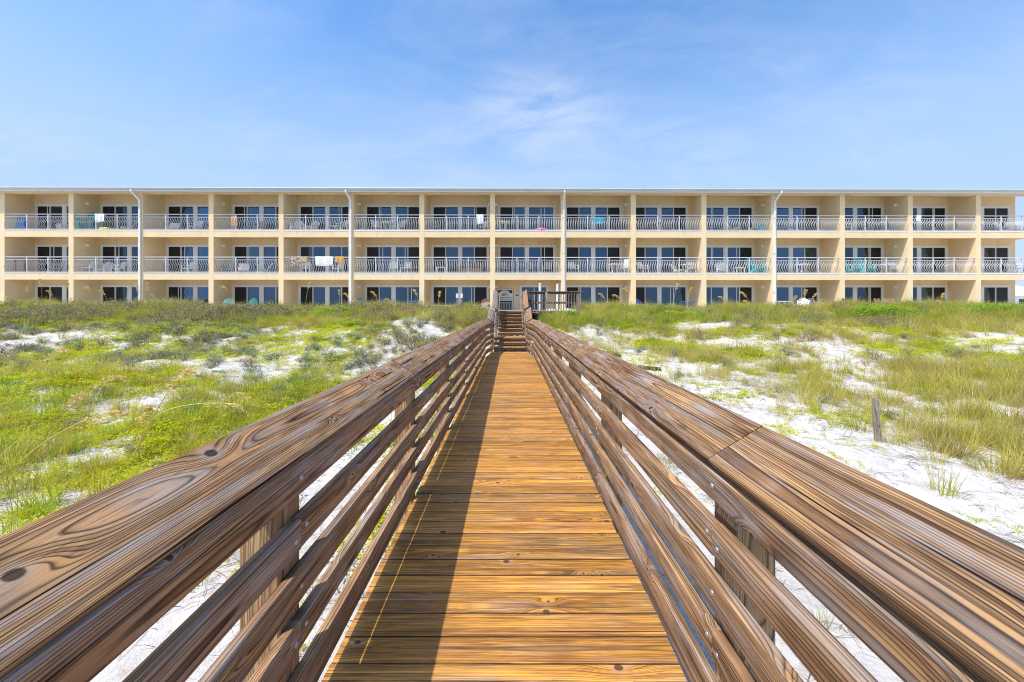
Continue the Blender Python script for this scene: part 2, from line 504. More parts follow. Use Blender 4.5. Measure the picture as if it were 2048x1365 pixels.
M['twig'] = leafmat('dry_twigs', [(0.16, 0.11, 0.075), (0.23, 0.175, 0.12), (0.30, 0.24, 0.17)], 0.0)
M['oat'] = leafmat('sea_oat_straw', [(0.64, 0.50, 0.17), (0.70, 0.55, 0.20), (0.56, 0.45, 0.13)], 0.25)
M['oathead'] = leafmat('sea_oat_seed', [(0.68, 0.52, 0.20), (0.76, 0.60, 0.27), (0.60, 0.44, 0.16)], 0.35)


# ------------------------------------------------------------------ terrain
def vnoise(x, y, seed=0):
    """smooth lattice noise in 0..1 for numpy arrays"""
    g = np.random.default_rng(seed).random((256, 256))
    xi, yi = np.floor(x).astype(int), np.floor(y).astype(int)
    fx, fy = x - xi, y - yi
    fx, fy = fx * fx * (3 - 2 * fx), fy * fy * (3 - 2 * fy)
    a, b = g[xi % 256, yi % 256], g[(xi + 1) % 256, yi % 256]
    c, d = g[xi % 256, (yi + 1) % 256], g[(xi + 1) % 256, (yi + 1) % 256]
    return (a * (1 - fx) + b * fx) * (1 - fy) + (c * (1 - fx) + d * fx) * fy


def fbm(x, y, sc, seed=0, octv=4, gain=0.5):
    s, a, tot = 0.0, 1.0, 0.0
    for o in range(octv):
        s = s + a * vnoise(x * sc * 2 ** o + 17.3 * o, y * sc * 2 ** o - 9.1 * o, seed + o)
        tot += a
        a *= gain
    return s / tot


def sstep(v, a, b):
    q = np.clip((v - a) / (b - a), 0, 1)
    return q * q * (3 - 2 * q)


PY = [-400, -70, -45, -25, 0, 3.5, 6, 9, 11, 13, 15, 16.8, 18.4, 19.8, 21.5, 23.5, 60, 900]
PZ = [-6, -4, -2.4, -1.2, -0.74, -0.68, -0.52, -0.22, 0.00, 0.36, 0.78, 1.12, 1.36, 1.40, 1.12, 0.92, 0.90, 0.9]


def height(x, y):
    x, y = np.asarray(x, float), np.asarray(y, float)
    b = np.interp(y + 1.2 * (fbm(x, y, 0.16, 3) - 0.5), PY, PZ)
    dune = sstep(y, 3, 9) * (1 - sstep(y, 20.5, 23))
    b = b + dune * (0.80 * (fbm(x, y, 0.21, 21) - 0.5) + 0.34 * (fbm(x, y, 0.8, 31) - 0.5))
    b = b + 0.10 * (fbm(x, y, 1.3, 41) - 0.5)
    # left crest a little higher
    b = b - 0.07 * sstep(x, 4, 9) * sstep(y, 14, 18)
    b = b + 0.03 * sstep(-x, 2, 10) * sstep(y, 14, 18) * (1 - sstep(y, 20, 22))
    # the dune is open where the boardwalk runs
    prof = np.interp(y, [-10, 13.6, 14.6, 15.6, 17.6, 18.6, 60], [-0.60, -0.42, 0.0, 0.12, 0.95, 1.0, 0.9])
    k = 1 - sstep(np.abs(x + 0.02), 0.95, 2.1)
    k = k * (1 - sstep(y, 21, 23))
    return b * (1 - k) + np.minimum(b, prof) * k


def px2w(u, v, dz=0.0):
    """photo pixel -> point where its ray meets the terrain"""
    dx, dzr = (u - VX) / FPX, (VY - v) / FPX
    ys = np.linspace(2.0, 24, 1200)
    hz = height(dx * ys, ys) + dz - (EYE + dzr * ys)
    i = np.argmax(hz > 0) if (hz > 0).any() else len(ys) - 1
    return float(dx * ys[i]), float(ys[i])


def ell(u, v, ru, rv):
    """photo ellipse -> ground ellipse (cx, cy, rx, ry)"""
    cx, cy = px2w(u, v)
    _, y1 = px2w(u, v - rv)
    _, y0 = px2w(u, v + rv)
    return cx, cy, ru * cy / FPX, max(0.25, (y1 - y0) / 2)


SANDP = [ell(*a) for a in [(420, 728, 150, 24), (600, 708, 120, 16), (500, 745, 110, 12), (840, 645, 55, 22), (870, 668, 40, 16), (150, 672, 130, 9), (60, 690, 70, 9),
                           (300, 690, 110, 7), (650, 668, 90, 7), (60, 760, 80, 10), (110, 800, 60, 10), (330, 950, 60, 9),
                           (720, 690, 70, 12), (760, 745, 60, 8), (640, 805, 60, 7), (780, 790, 40, 14),
                           (1250, 705, 60, 30), (1180, 690, 40, 20), (1340, 735, 80, 16), (1490, 690, 140, 12), (1380, 655, 60, 10), (1470, 650, 40, 7), (1600, 692, 60, 8), (1600, 722, 110, 8),
                           (1840, 715, 80, 11), (1960, 690, 50, 6), (2010, 685, 40, 6), (1400, 790, 130, 24), (1560, 820, 150, 28), (1680, 860, 90, 26), (1960, 815, 110, 17), (1880, 790, 60, 7), (1530, 760, 60, 8),
                           (1750, 900, 130, 26), (1850, 955, 160, 35), (2000, 1000, 120, 40), (1560, 895, 140, 40), (1330, 830, 80, 40), (1180, 655, 20, 12), (1135, 640, 15, 10)]]
LIMEP = [ell(*a) for a in [(160, 720, 170, 20), (60, 735, 90, 14), (300, 705, 120, 9), (690, 660, 80, 20), (360, 660, 110, 10), (450, 650, 70, 8), (560, 640, 50, 7), (640, 625, 60, 7),
                           (690, 690, 60, 12), (250, 640, 60, 6), (130, 650, 80, 7), (740, 640, 40, 10), (420, 900, 160, 22), (600, 860, 110, 20), (700, 780, 110, 18), (300, 870, 120, 18),
                           (520, 830, 120, 14), (60, 860, 80, 22), (200, 1000, 120, 20), (60, 1040, 60, 20), (480, 965, 60, 12), (850, 760, 30, 12),
                           (1500, 710, 60, 8), (1460, 668, 40, 6), (1900, 690, 110, 10), (1780, 665, 110, 8), (1980, 720, 70, 10), (1380, 700, 60, 7), (1450, 790, 50, 7), (1650, 830, 70, 8), (1800, 700, 80, 8), (1330, 690, 40, 8), (1300, 655, 50, 8), (1600, 665, 60, 6)]]


def inside(x, y, lst, soft=0.35, seed=71):
    nz = fbm(x, y, 0.9, seed) - 0.5
    best = np.zeros_like(x)
    for cx, cy, rx, ry in lst:
        d = np.sqrt(((x - cx) / rx) ** 2 + ((y - cy) / ry) ** 2) + nz * 1.0
        best = np.maximum(best, 1 - sstep(d, 1 - soft, 1 + soft))
    return best


def vegcover(x, y):
    """how densely plants cover the ground, 0..1"""
    s = inside(x, y, SANDP)
    base = sstep(y, np.where(x < 0, 3.5, 4.2), np.where(x < 0, 4.6, 5.6)) * (0.55 + 0.45 * sstep(fbm(x, y, 0.5, 91), 0.36, 0.52))
    left = (x < 0)
    bare_r = np.where(left, 1 - sstep(-x - (2.4 - 0.05 * y), 0.0, 1.2), 1 - sstep(x - np.interp(y, [0, 4, 6, 8, 10, 13, 15.5], [6.5, 6.3, 5.6, 3.4, 2.4, 2.0, 1.2]), 0.0, 1.0))
    crest = sstep(y, 14.3, 16.0)
    base = base * (1 - 0.93 * bare_r * (1 - crest))
    cov = base * (1 - 0.80 * s)
    cov = np.maximum(cov, crest * (1 - 0.9 * s) * (1 - (np.abs(x) < 1.15)))
    brk = 0.18 + 0.82 * sstep(fbm(x, y, 2.0, 95), 0.40, 0.56)
    cov = cov * (1 - (1 - brk) * (1 - 0.55 * crest))
    return cov * (1 - sstep(y, 20.5, 22.5))


xs = np.concatenate([np.linspace(-700, -60, 18)[:-1], np.linspace(-60, -30, 50)[:-1], np.linspace(-30, 30, 430)[:-1], np.linspace(30, 60, 50)[:-1], np.linspace(60, 700, 18)])
ys = np.concatenate([np.linspace(-90, -6, 30)[:-1], np.linspace(-6, 24, 215)[:-1], np.linspace(24, 60, 20)[:-1], np.linspace(60, 800, 14)])
GX, GY = np.meshgrid(xs, ys)
GZ = height(GX, GY)
nx, ny = len(xs), len(ys)
co = np.stack([GX, GY, GZ], -1).reshape(-1, 3)
ii = np.arange(nx * ny).reshape(ny, nx)
qd = np.stack([ii[:-1, :-1], ii[:-1, 1:], ii[1:, 1:], ii[1:, :-1]], -1).reshape(-1, 4)


def npmesh(name, co, quads, smooth=True):
    me = bpy.data.meshes.new(name)
    me.vertices.add(len(co))
    me.vertices.foreach_set('co', co.astype(np.float32).ravel())
    k = quads.shape[1]
    me.loops.add(quads.size)
    me.loops.foreach_set('vertex_index', quads.astype(np.int32).ravel())
    me.polygons.add(len(quads))
    me.polygons.foreach_set('loop_start', np.arange(0, quads.size, k, dtype=np.int32))
    me.polygons.foreach_set('loop_total', np.full(len(quads), k, dtype=np.int32))
    if smooth:
        me.polygons.foreach_set('use_smooth', np.ones(len(quads), dtype=bool))
    me.update(calc_edges=True)
    return me


me = npmesh('sand_ground', co, qd)
a = me.attributes.new('veg', 'FLOAT', 'POINT')
a.data.foreach_set('value', vegcover(co[:, 0], co[:, 1]).astype(np.float32))
tag(mobj('ground', me, None, I4, M['sand']), kind='structure')
sea = MB().box(-3000, 3000, -3500, -60, -9, -2.9).mesh('sea')
tag(mobj('sea', sea, None, I4, M['sea']), kind='structure')

# ------------------------------------------------------------------ lumber
LUM = {}


def lumber(L, wd, th, mat, rad=0.006):
    key = (round(L, 2), wd, th, mat)
    if key in LUM:
        return LUM[key]
    rad = min(rad, th * 0.3)
    prof = []
    for cx, cy, a0 in ((1, 1, 0), (-1, 1, 90), (-1, -1, 180), (1, -1, 270)):
        for k in (0, 45, 90):
            a_ = R(a0 + k)
            prof.append((cx * (wd / 2 - rad) + rad * math.cos(a_), cy * (th / 2 - rad) + rad * math.sin(a_)))
    n = len(prof)
    b = MB()
    vs = [(-L / 2, y, z) for y, z in prof] + [(L / 2, y, z) for y, z in prof]
    fs = [tuple(range(n - 1, -1, -1)), tuple(range(n, 2 * n))]
    fs += [(i, (i + 1) % n, (i + 1) % n + n, i + n) for i in range(n)]
    b.add(vs, fs)
    me = b.mesh('lumber', M[mat])
    me.polygons.foreach_set('use_smooth', [i > 1 for i in range(len(me.polygons))])
    try:
        me.set_sharp_from_angle(angle=R(50))
    except Exception:
        pass
    LUM[key] = me
    return me


def board(name, p0, p1, wd, th, mat, parent=None, normal=(0, 0, 1), off=(0, 0, 0)):
    """a board from p0 to p1 (world), its wide face turned to `normal`; parent frame = translation `off`"""
    p0, p1 = Vector(p0), Vector(p1)
    x = (p1 - p0)
    L = x.length
    x.normalize()
    z = Vector(normal)
    z = (z - z.dot(x) * x).normalized()
    y = z.cross(x)
    c = (p0 + p1) / 2 - Vector(off)
    Mx = Matrix(((x.x, y.x, z.x, c.x), (x.y, y.y, z.y, c.y), (x.z, y.z, z.z, c.z), (0, 0, 0, 1)))
    return mobj(name, lumber(L, wd, th, mat), parent, Mx)


def jit(s):
    return random.uniform(-s, s)


# ------------------------------------------------------------------ boardwalk
XL, XR = -0.775, 0.725           # inner faces of the side rails
T2, T4, T6, T10 = 0.038, 0.089, 0.140, 0.235
YB = 12.42                       # where the rails turn in
YE = 14.06                       # foot of the stairs
PITCH = 0.1437


def half(y):                     # inner rail faces at y
    if y <= YB:
        return XL, XR
    q = min(1, (y - YB) / (YE - YB - 0.25))
    return XL + q * 0.135, XR - q * 0.125


bw_off = (0, 5, -0.7)
bw = empty('boardwalk', bw_off, 0, 'long boardwalk of crosswise orange-brown planks leading over sand to the stairs', 'boardwalk')
y = -1.6
i = 0
y0 = 0.948 - 20 * PITCH
for i in range(0, 120):
    yc = y0 + i * PITCH + jit(0.0012)
    if yc > YE - 0.06:
        break
    a, b_ = half(yc)
    zz = -0.019 + jit(0.0022)
    o = board('deck_board', (a - 0.034 + jit(0.006), yc + jit(0.0015), zz), (b_ + 0.034 + jit(0.006), yc + jit(0.0015), zz + jit(0.001)), 0.1390, T2, 'deck', bw, (0, jit(0.006), 1), bw_off)
for x in (-0.66, 0.0, 0.62):
    for s in range(4):
        ya = -1.9 + s * 4.0
        yb_ = min(ya + 3.99, YE - 0.02)
        board('stringer', (x, ya, -0.158), (x, yb_, -0.158), 0.235, T2, 'stringer', bw, (1, 0, 0), bw_off)


def capframe(side):
    """tilted cap: direction across the cap (outward, up) and its normal"""
    s = -1 if side == 'L' else 1
    across = Vector((s * math.cos(R(31)), 0, math.sin(R(31))))
    nrm = Vector((-s * math.sin(R(31)), 0, math.cos(R(31))))
    return across, nrm


boltme = None


def make_bolt():
    b = MB()
    prof = [(0.0, 0.006), (0.005, 0.0055), (0.0095, 0.003), (0.011, 0.0), (0.011, -0.003)]
    n = 10
    vs, fs = [], []
    for r_, z_ in prof:
        vs += [(r_ * math.cos(2 * math.pi * k / n), r_ * math.sin(2 * math.pi * k / n), z_) for k in range(n)]
    for q in range(len(prof) - 1):
        fs += [(q * n + k, (q + 1) * n + k, (q + 1) * n + (k + 1) % n, q * n + (k + 1) % n) for k in range(n)]
    return b.add(vs, fs).mesh('bolt', M['bolt'], True)


boltme = make_bolt()


def bolt(parent, p, nrm, off):
    q = Vector(nrm).to_track_quat('Z', 'Y').to_matrix().to_4x4()
    return mobj('bolt', boltme, parent, T(Vector(p) - Vector(off)) @ q)


RAILZ = [(0.905, 1.006), (0.704, 0.816), (0.510, 0.622), (0.332, 0.434), (0.088, 0.226)]


def railing(side):
    s = -1 if side == 'L' else 1
    xi = XL if side == 'L' else XR
    off = (xi, 5, -0.7)
    root = empty('wooden_railing', off, 0,
                 'brown railing with tilted cap board casting a shadow onto the walkway planks' if side == 'L' else 'sunlit brown railing with tilted cap board on the right side of the walkway', 'railing')
    first = 1.437 if side == 'L' else 1.395
    py_ = [first + 1.83 * k for k in range(-2, 7)]
    py_ = [p for p in py_ if p < YB + 0.3]
    posts = []
    for p in py_:
        a, b_ = half(p)
        xin = (a if side == 'L' else b_) + s * (0.043 + 0.001)
        xc = xin + s * 0.07
        g = float(height(xc, p)) - 0.35
        top = 0.985
        # post with its top cut to the slope of the cap
        b = MB()
        h = 0.07
        zi, zo = top, top + 0.14 * math.tan(R(31))
        loc = Vector((xc, p, g))
        L = zi - g
        vs = []
        for (dx, dy) in ((-h, -h), (h, -h), (h, h), (-h, h)):
            vs.append((0, dx, dy))
        for (dx, dy) in ((-h, -h), (h, -h), (h, h), (-h, h)):
            vs.append((L + (dx * s + h) / 0.14 * (zo - zi), dx, dy))
        b.add(vs, [(0, 3, 2, 1), (4, 5, 6, 7), (0, 1, 5, 4), (1, 2, 6, 5), (2, 3, 7, 6), (3, 0, 4, 7)])
        me = b.mesh('post', M['post'])
        c = loc - Vector(off)
        # local X -> world Z, local Y -> world X, local Z -> world Y
        Mx = Matrix(((0, 1, 0, c.x), (0, 0, 1, c.y), (1, 0, 0, c.z), (0, 0, 0, 1)))
        o = mobj('post', me, root, Mx)
        bv = o.modifiers.new('bevel', 'BEVEL')
        bv.width = 0.005
        bv.segments = 1
        posts.append((p, xc))
    yend = YE - 0.22
    knots = [-2.3] + [p for p in py_ if p > -2] + [yend]
    # side rails, joints staggered over the posts
    for j, (za, zb) in enumerate(RAILZ):
        if j == 0 and side == 'L':
            zb = 1.026
        wd = zb - za
        zc = (za + zb) / 2
        cuts = [-2.3] + [p for k, p in enumerate(py_) if (k + j) % 2 == (1 if side == 'L' else 1) and p > -2] + [YB, yend]
        cuts = sorted(set(cuts))
        cuts = [c_ for c_ in cuts if c_ in (YB, yend) or abs(c_ - YB) > 0.5]
        if side == 'R' and j == 1:
            pass
        for a, b_ in zip(cuts[:-1], cuts[1:]):
            xa = half(a)[0 if side == 'L' else 1] + s * 0.0215 + jit(0.001)
            xb = half(b_)[0 if side == 'L' else 1] + s * 0.0215 + jit(0.001)
            o = board('rail_board', (xa, a + 0.0015, zc + jit(0.004)), (xb, b_ - 0.0015, zc + jit(0.004)), wd, 0.043, 'rail', root, (-s, 0, 0), off)
        for p, _ in posts:
            if -0.2 < p < 7:
                joint = any(abs(p - c_) < 0.01 for c_ in cuts)
                for dy, dz in (((-0.035, -0.012), (0.035, 0.012)) if joint else ((0.0, 0.0),)):
                    bolt(root, (xi + s * 0.0005, p + dy, zc + dz + jit(0.006)), (-s, 0, 0), off)
    # tilted cap boards
    across, nrm = capframe(side)
    joints = [-2.4, -0.45, 3.19, 6.85, 10.5, YB + 0.02] if side == 'L' else [-2.25, 1.405, 4.94, 8.6, 10.6, YB + 0.02]
    zin = 1.04 if side == 'L' else 1.048
    for q, (a, b_) in enumerate(zip(joints[:-1], joints[1:])):
        ed = Vector(((xi - s * (0.010 if side == 'R' else -0.003)), 0, zin))
        dz = jit(0.002)
        cen = ed + across * (T10 / 2) - nrm * (T2 / 2) + nrm * dz
        ti = jit(0.012)
        o = board('cap_board', (cen.x, a + 0.002, cen.z + (0.006 if q == 2 and side == 'L' else 0)), (cen.x + jit(0.002), b_ - 0.002, cen.z), T10, T2, 'cap', root, nrm + Vector((ti, 0, 0)), off)
    # short cap on the angled end
    xa = half(YB)[0 if side == 'L' else 1]
    xb = half(yend)[0 if side == 'L' else 1]
    cen = Vector((0, 0, zin)) + across * (T10 / 2) - nrm * (T2 / 2)
    board('cap_board', (xa - s * 0.010 + cen.x, YB + 0.024, cen.z), (xb - s * 0.010 + cen.x, yend, cen.z), T10, T2, 'cap', root, nrm, off)
    # end post
    g = 0.98
    board('end_post', (xb + s * 0.062, yend + 0.055, -0.5), (xb + s * 0.062, yend + 0.055, 1.06), T4, T4, 'post', root, (0, -1, 0), off)
    return root


railing('L')
railing('R')


def stain(o):
    return o


# ------------------------------------------------------------------ stairs and their railings
st_off = (0, YE, -0.3)
st = empty('wooden_stairs', st_off, 0, 'open-riser wooden stairs in two flights climbing from boardwalk to platform', 'stairs')
RIS1, RIS2, TR = 0.150, 0.140, 0.28
zt = 0.0
xa, xb = -0.63, 0.585
steps = []
for k in range(3):
    zt += RIS1
    steps.append((YE + k * TR, zt, xa, xb, RIS1))
YL = YE + 3 * TR + 0.72           # foot of the upper flight
xa2, xb2 = -0.515, 0.505
z1 = zt
for k in range(7):
    zt += RIS2
    steps.append((YL + k * TR, zt, xa2, xb2, RIS2))
ZTOP = zt
YTOP = YL + 6 * TR
for (yy, zz, a, b_, ris) in steps:
    for q in (0, 1):
        board('tread', (a, yy + 0.068 + q * 0.143 - 0.02, zz - T2 / 2), (b_, yy + 0.068 + q * 0.143 - 0.02, zz - T2 / 2 + jit(0.002)), T6, T2, 'stair', st, (0, 0, 1), st_off)
    board('riser', (a, yy + 0.022, zz - T2 - 0.004 - 0.031), (b_, yy + 0.022, zz - T2 - 0.004 - 0.031), 0.062, T2, 'stair', st, (0, -1, 0), st_off)
# landing boards
yy = YE + 2 * TR + 0.28 + 0.05
while yy < YL:
    board('landing_board', (xa, yy, z1 - T2 / 2), (xb, yy, z1 - T2 / 2), T6, T2, 'stair', st, (0, 0, 1), st_off)
    yy += 0.1437
for (x0, x1, yf, zf, yt, ztp, n) in ((xa, xb, YE, 0, YE + 3 * TR, z1, 4), (xa2, xb2, YL, z1, YTOP + TR, ZTOP, 5)):
    for k in range(n):
        x = x0 + 0.03 + (x1 - x0 - 0.06) * k / (n - 1)
        board('stair_stringer', (x, yf + 0.10, zf - 0.10), (x, yt + 0.02, ztp - 0.20), 0.20, T2, 'gray', st, (1, 0, 0), st_off)


def stair_rail(side):
    s = -1 if side == 'L' else 1
    across, nrm0 = capframe(side)
    x1 = xa if side == 'L' else xb
    x2 = xa2 if side == 'L' else xb2
    off = (x1, YE, -0.3)
    root = empty('stair_railing', off, 0, ('shaded' if side == 'L' else 'sunlit') + ' stepped stair railing with wide weathered cap boards ' + ('left' if side == 'L' else 'right') + ' of the steps', 'railing')

    def cap(p0, p1):
        d = (Vector(p1) - Vector(p0)).normalized()
        n = nrm0 - nrm0.dot(d) * d
        board('cap_board', p0, p1, T10, T2, 'gray' if side == 'L' else 'rail', root, n, off)
    w_ = across * (T10 / 2)
    c1a = Vector((x1 + s * 0.0, YE - 0.10, 1.06)) + w_
    c1b = Vector((x1 + s * 0.01, YE + 1.00, 1.47)) + w_
    c2a = Vector((x2 + s * 0.03, YL - 0.05, 1.50)) + w_
    c2b = Vector((x2 + s * 0.03, YTOP + 0.12, 2.26)) + w_
    cap(c1a, c1b)
    cap(c2a, c2b)
    # posts
    for (x, y_, zb_, zt_) in ((x1, YE + 0.12, -0.4, 1.13), (x1, YE + 0.95, -0.3, 1.46), (x2, YL + 0.05, 0.0, 1.53), (x2, YTOP + 0.05, 0.5, 2.24)):
        board('post', (x + s * 0.06, y_, zb_), (x + s * 0.06, y_, zt_), T4, T4, 'gray', root, (0, -1, 0), off)
    # slanting side rails under the caps
    for k in range(4):
        dz = -0.12 - 0.2 * k
        board('rail_board', (x1 + s * 0.0, YE - 0.1, 1.06 + dz), (x1, YE + 0.98, 1.44 + dz), T4, T2, 'rail', root, (-s, 0, 0), off)
        board('rail_board', (x2 + s * 0.0, YL - 0.02, 1.47 + dz), (x2, YTOP + 0.1, 2.22 + dz), T4, T2, 'rail', root, (-s, 0, 0), off)
    # pale handrail on the walking side
    board('handrail', (x1 - s * 0.055, YE + 0.0, 0.98), (x1 - s * 0.055, YE + 0.95, 1.36), 0.064, T2, 'gray', root, (-s, 0, 0), off)
    board('handrail', (x2 - s * 0.045, YL - 0.02, 1.40), (x2 - s * 0.045, YTOP + 0.10, 2.16), 0.064, T2, 'gray', root, (-s, 0, 0), off)


stair_rail('L')
stair_rail('R')

# top platform with baluster railing
pf_off = (1.2, 19, 0.9)
pf = empty('platform', pf_off, 0, 'raised wooden platform at the top of the stairs', 'platform')
yy = YTOP + TR + 0.06
while yy < 25.4:
    board('deck_board', (-0.75, yy, ZTOP - T2 / 2 - 0.002), (3.25, yy, ZTOP - T2 / 2 - 0.002), T6, T2, 'gray', pf, (0, 0, 1), pf_off)
    yy += 0.1437
for x in (-0.7, 0.6, 1.9, 3.1):
    board('stringer', (x, YTOP + TR + 0.05, ZTOP - 0.16), (x, 25.3, ZTOP - 0.16), 0.235, T2, 'gray', pf, (1, 0, 0), pf_off)
    for y_ in (YTOP + 0.5, 21.5):
        board('support_post', (x + 0.08, y_, 0.3), (x + 0.08, y_, ZTOP - 0.05), T4, T4, 'gray', pf, (0, -1, 0), pf_off)
YP = YTOP + 0.16
br_off = (2.0, YP, ZTOP)
br = empty('baluster_railing', br_off, 0, 'grey railing of thin upright balusters along the front of the platform', 'railing')
board('top_rail', (0.80, YP, 2.295), (3.24, YP, 2.295), T6, T2, 'stringer', br, (0, 0, 1), br_off)
board('mid_rail', (0.78, YP + 0.02, 1.80), (3.10, YP + 0.02, 1.80), T4, T2, 'stringer', br, (0, -1, 0), br_off)
board('upper_rail', (0.78, YP + 0.02, 2.23), (3.10, YP + 0.02, 2.23), T4, T2, 'stringer', br, (0, -1, 0), br_off)
for k in range(19):
    x = 0.86 + k * 0.118
    board('baluster', (x, YP - 0.02, 1.28 + jit(0.03)), (x + jit(0.006), YP - 0.02, 2.272), 0.038, 0.036, 'gray', br, (0, -1, 0), br_off)
board('post', (3.05, YP + 0.01, 1.0), (3.05, YP + 0.01, 2.27), 0.12, 0.09, 'gray', br, (0, -1, 0), br_off)
board('post', (3.20, YP + 1.0, 1.0), (3.20, YP + 1.0, 2.27), 0.09, 0.09, 'gray', br, (0, -1, 0), br_off)
board('side_rail', (3.20, YP + 0.07, 2.295), (3.20, YP + 3.2, 2.295), T6, T2, 'gray', br, (0, 0, 1), br_off)

# ------------------------------------------------------------------ the apartment building
BX, BY, YAW = -1.208, 26.0, 0.0079
bld = empty('apartment_building', (BX, BY, 0), YAW, 'long three-storey cream stucco apartment block with white balcony railings behind the dune', 'building')
FZ = [1.02, 3.87, 6.72]           # finished floors
DEP = 1.64                        # balcony depth
HT = 0.165                        # half thickness of the party walls
ROOMD = 6.5


def lx(px, dep=0.0):
    """local x on the facade (or a plane `dep` behind it) seen at photo column px"""
    q = (px - VX) / FPX
    return (q * (BY + dep) - BX) / (math.cos(YAW) - q * math.sin(YAW))


CPX = [4, 142, 281, 422, 562, 702, 843.5, 985, 1127, 1267, 1408, 1548, 1685, 1821, 1957]
CX = [lx(p) for p in CPX]
CX = [CX[0] - 4.68] + CX + [CX[-1] + 4.68]      # one bay beyond each side
NB = len(CX) - 1                                # bay b lies between CX[b] and CX[b+1]; photo bay k = b-1


def P(name, mb, mat, parent=bld, Mx=I4, smooth=False):
    return mobj(name, mb.mesh(name, M[mat], smooth), parent, Mx)


for k, x in enumerate(CX):
    if k == NB:
        # outer corner: column only in front, the end wall starts behind the balcony
        P('corner_column', MB().box(x - HT, x + HT, 0, 0.33, 0.4, 9.3), 'stucco')
        P('end_wall', MB().box(x - HT - 0.12, x + HT - 0.15, DEP + 0.003, ROOMD, 0.4, 9.7), 'stucco')
    else:
        pw = [(0, 0.4), (ROOMD, 0.4), (ROOMD, 9.715), (DEP, 9.715), (0.3, 9.50), (0, 9.42)]
        q_ = len(pw)
        P('party_wall', MB().add([(x - HT, a, b) for a, b in pw] + [(x + HT, a, b) for a, b in pw], [tuple(range(q_)), tuple(range(2 * q_ - 1, q_ - 1, -1))] + [(i, i + q_, (i + 1) % q_ + q_, (i + 1) % q_) for i in range(q_)]), 'stucco')
XA, XZ = CX[0], CX[-1]
for f, z in enumerate(FZ):
    if f:
        P('floor_slab', MB().box(XA - 0.1, XZ + HT - 0.003, 0.004, ROOMD - 0.01, z - 0.25, z - 0.02).box(XA - 0.1, XZ + HT - 0.003, 0.004, 0.25, z - 0.43, z - 0.252), 'stucco')
    else:
        P('ground_slab', MB().box(XA - 0.1, XZ + 0.4, -1.3, ROOMD - 0.01, z - 0.30, z), 'concrete')
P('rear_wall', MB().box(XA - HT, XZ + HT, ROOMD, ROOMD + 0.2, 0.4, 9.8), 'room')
for b in range(NB):
    for f in range(3):
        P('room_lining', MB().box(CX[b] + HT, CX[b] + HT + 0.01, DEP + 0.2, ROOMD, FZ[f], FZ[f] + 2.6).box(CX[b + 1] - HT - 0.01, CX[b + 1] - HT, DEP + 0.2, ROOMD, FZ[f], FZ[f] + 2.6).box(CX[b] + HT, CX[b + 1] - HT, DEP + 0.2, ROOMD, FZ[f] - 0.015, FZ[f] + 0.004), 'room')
P('roof_beam', MB().box(XA - 0.1, XZ + HT - 0.004, 0.006, 0.3, 9.19, 9.42), 'stucco')
tcx0, tcx1 = XA - 0.1, XZ + HT - 0.01
P('top_ceiling', MB().add([(tcx0, 0.29, 9.46), (tcx1, 0.29, 9.46), (tcx1, DEP, 9.67), (tcx0, DEP, 9.67), (tcx0, 0.29, 9.49), (tcx1, 0.29, 9.49), (tcx1, DEP, 9.70), (tcx0, DEP, 9.70)],
                          [(0, 3, 2, 1), (4, 5, 6, 7), (0, 1, 5, 4), (1, 2, 6, 5), (2, 3, 7, 6), (3, 0, 4, 7)]).box(tcx0, tcx1, DEP + 0.002, ROOMD - 0.02, 9.67, 9.70), 'stucco')
P('soffit', MB().box(XA - 0.3, XZ + 0.60, -0.40, -0.003, 9.27, 9.31), 'soffit')
rf = MB()
rf.add([(XA - 0.3, -0.46, 9.46), (XZ + 0.62, -0.46, 9.46), (XZ + 0.62, 5.5, 10.4), (XA - 0.3, 5.5, 10.4), (XA - 0.3, -0.46, 9.42), (XZ + 0.62, -0.46, 9.42), (XZ + 0.62, 5.5, 10.34), (XA - 0.3, 5.5, 10.34),
        (XZ + 0.62, 12, 9.46), (XA - 0.3, 12, 9.46), (XZ + 0.62, 12, 9.42), (XA - 0.3, 12, 9.42)],
       [(0, 1, 2, 3), (3, 2, 8, 9), (4, 7, 6, 5), (7, 11, 10, 6), (0, 4, 5, 1), (9, 8, 10, 11), (1, 5, 6, 2), (2, 6, 10, 8), (0, 3, 7, 4), (3, 9, 11, 7)])
roof = P('roof', rf, 'roof')
# standing seams as sub-parts of the roof near the eave
seam = MB().box(-0.012, 0.012, -0.46, 1.2, 0, 0.05).mesh('seam', M['roof'])
for k in range(int((XZ - XA) / 0.6)):
    mobj('seam', seam, roof, T(XA + k * 0.6, 0, 9.462) @ Matrix.Rotation(math.atan2(0.94, 5.96), 4, 'X'))
P('fascia', MB().box(XA - 0.3, XZ + 0.6, -0.415, -0.39, 9.20, 9.43), 'white')
g = MB()
gp = [(-0.415, 9.43), (-0.53, 9.455), (-0.545, 9.40), (-0.52, 9.345), (-0.505, 9.29), (-0.415, 9.28)]
n = len(gp)
x0, x1 = XA - 0.32, XZ + 0.62
g.add([(x0, a, b) for a, b in gp] + [(x1, a, b) for a, b in gp], [tuple(range(n)), tuple(range(2 * n - 1, n - 1, -1))] + [(i, i + n, (i + 1) % n + n, (i + 1) % n) for i in range(n)])
P('gutter', g, 'gutter')
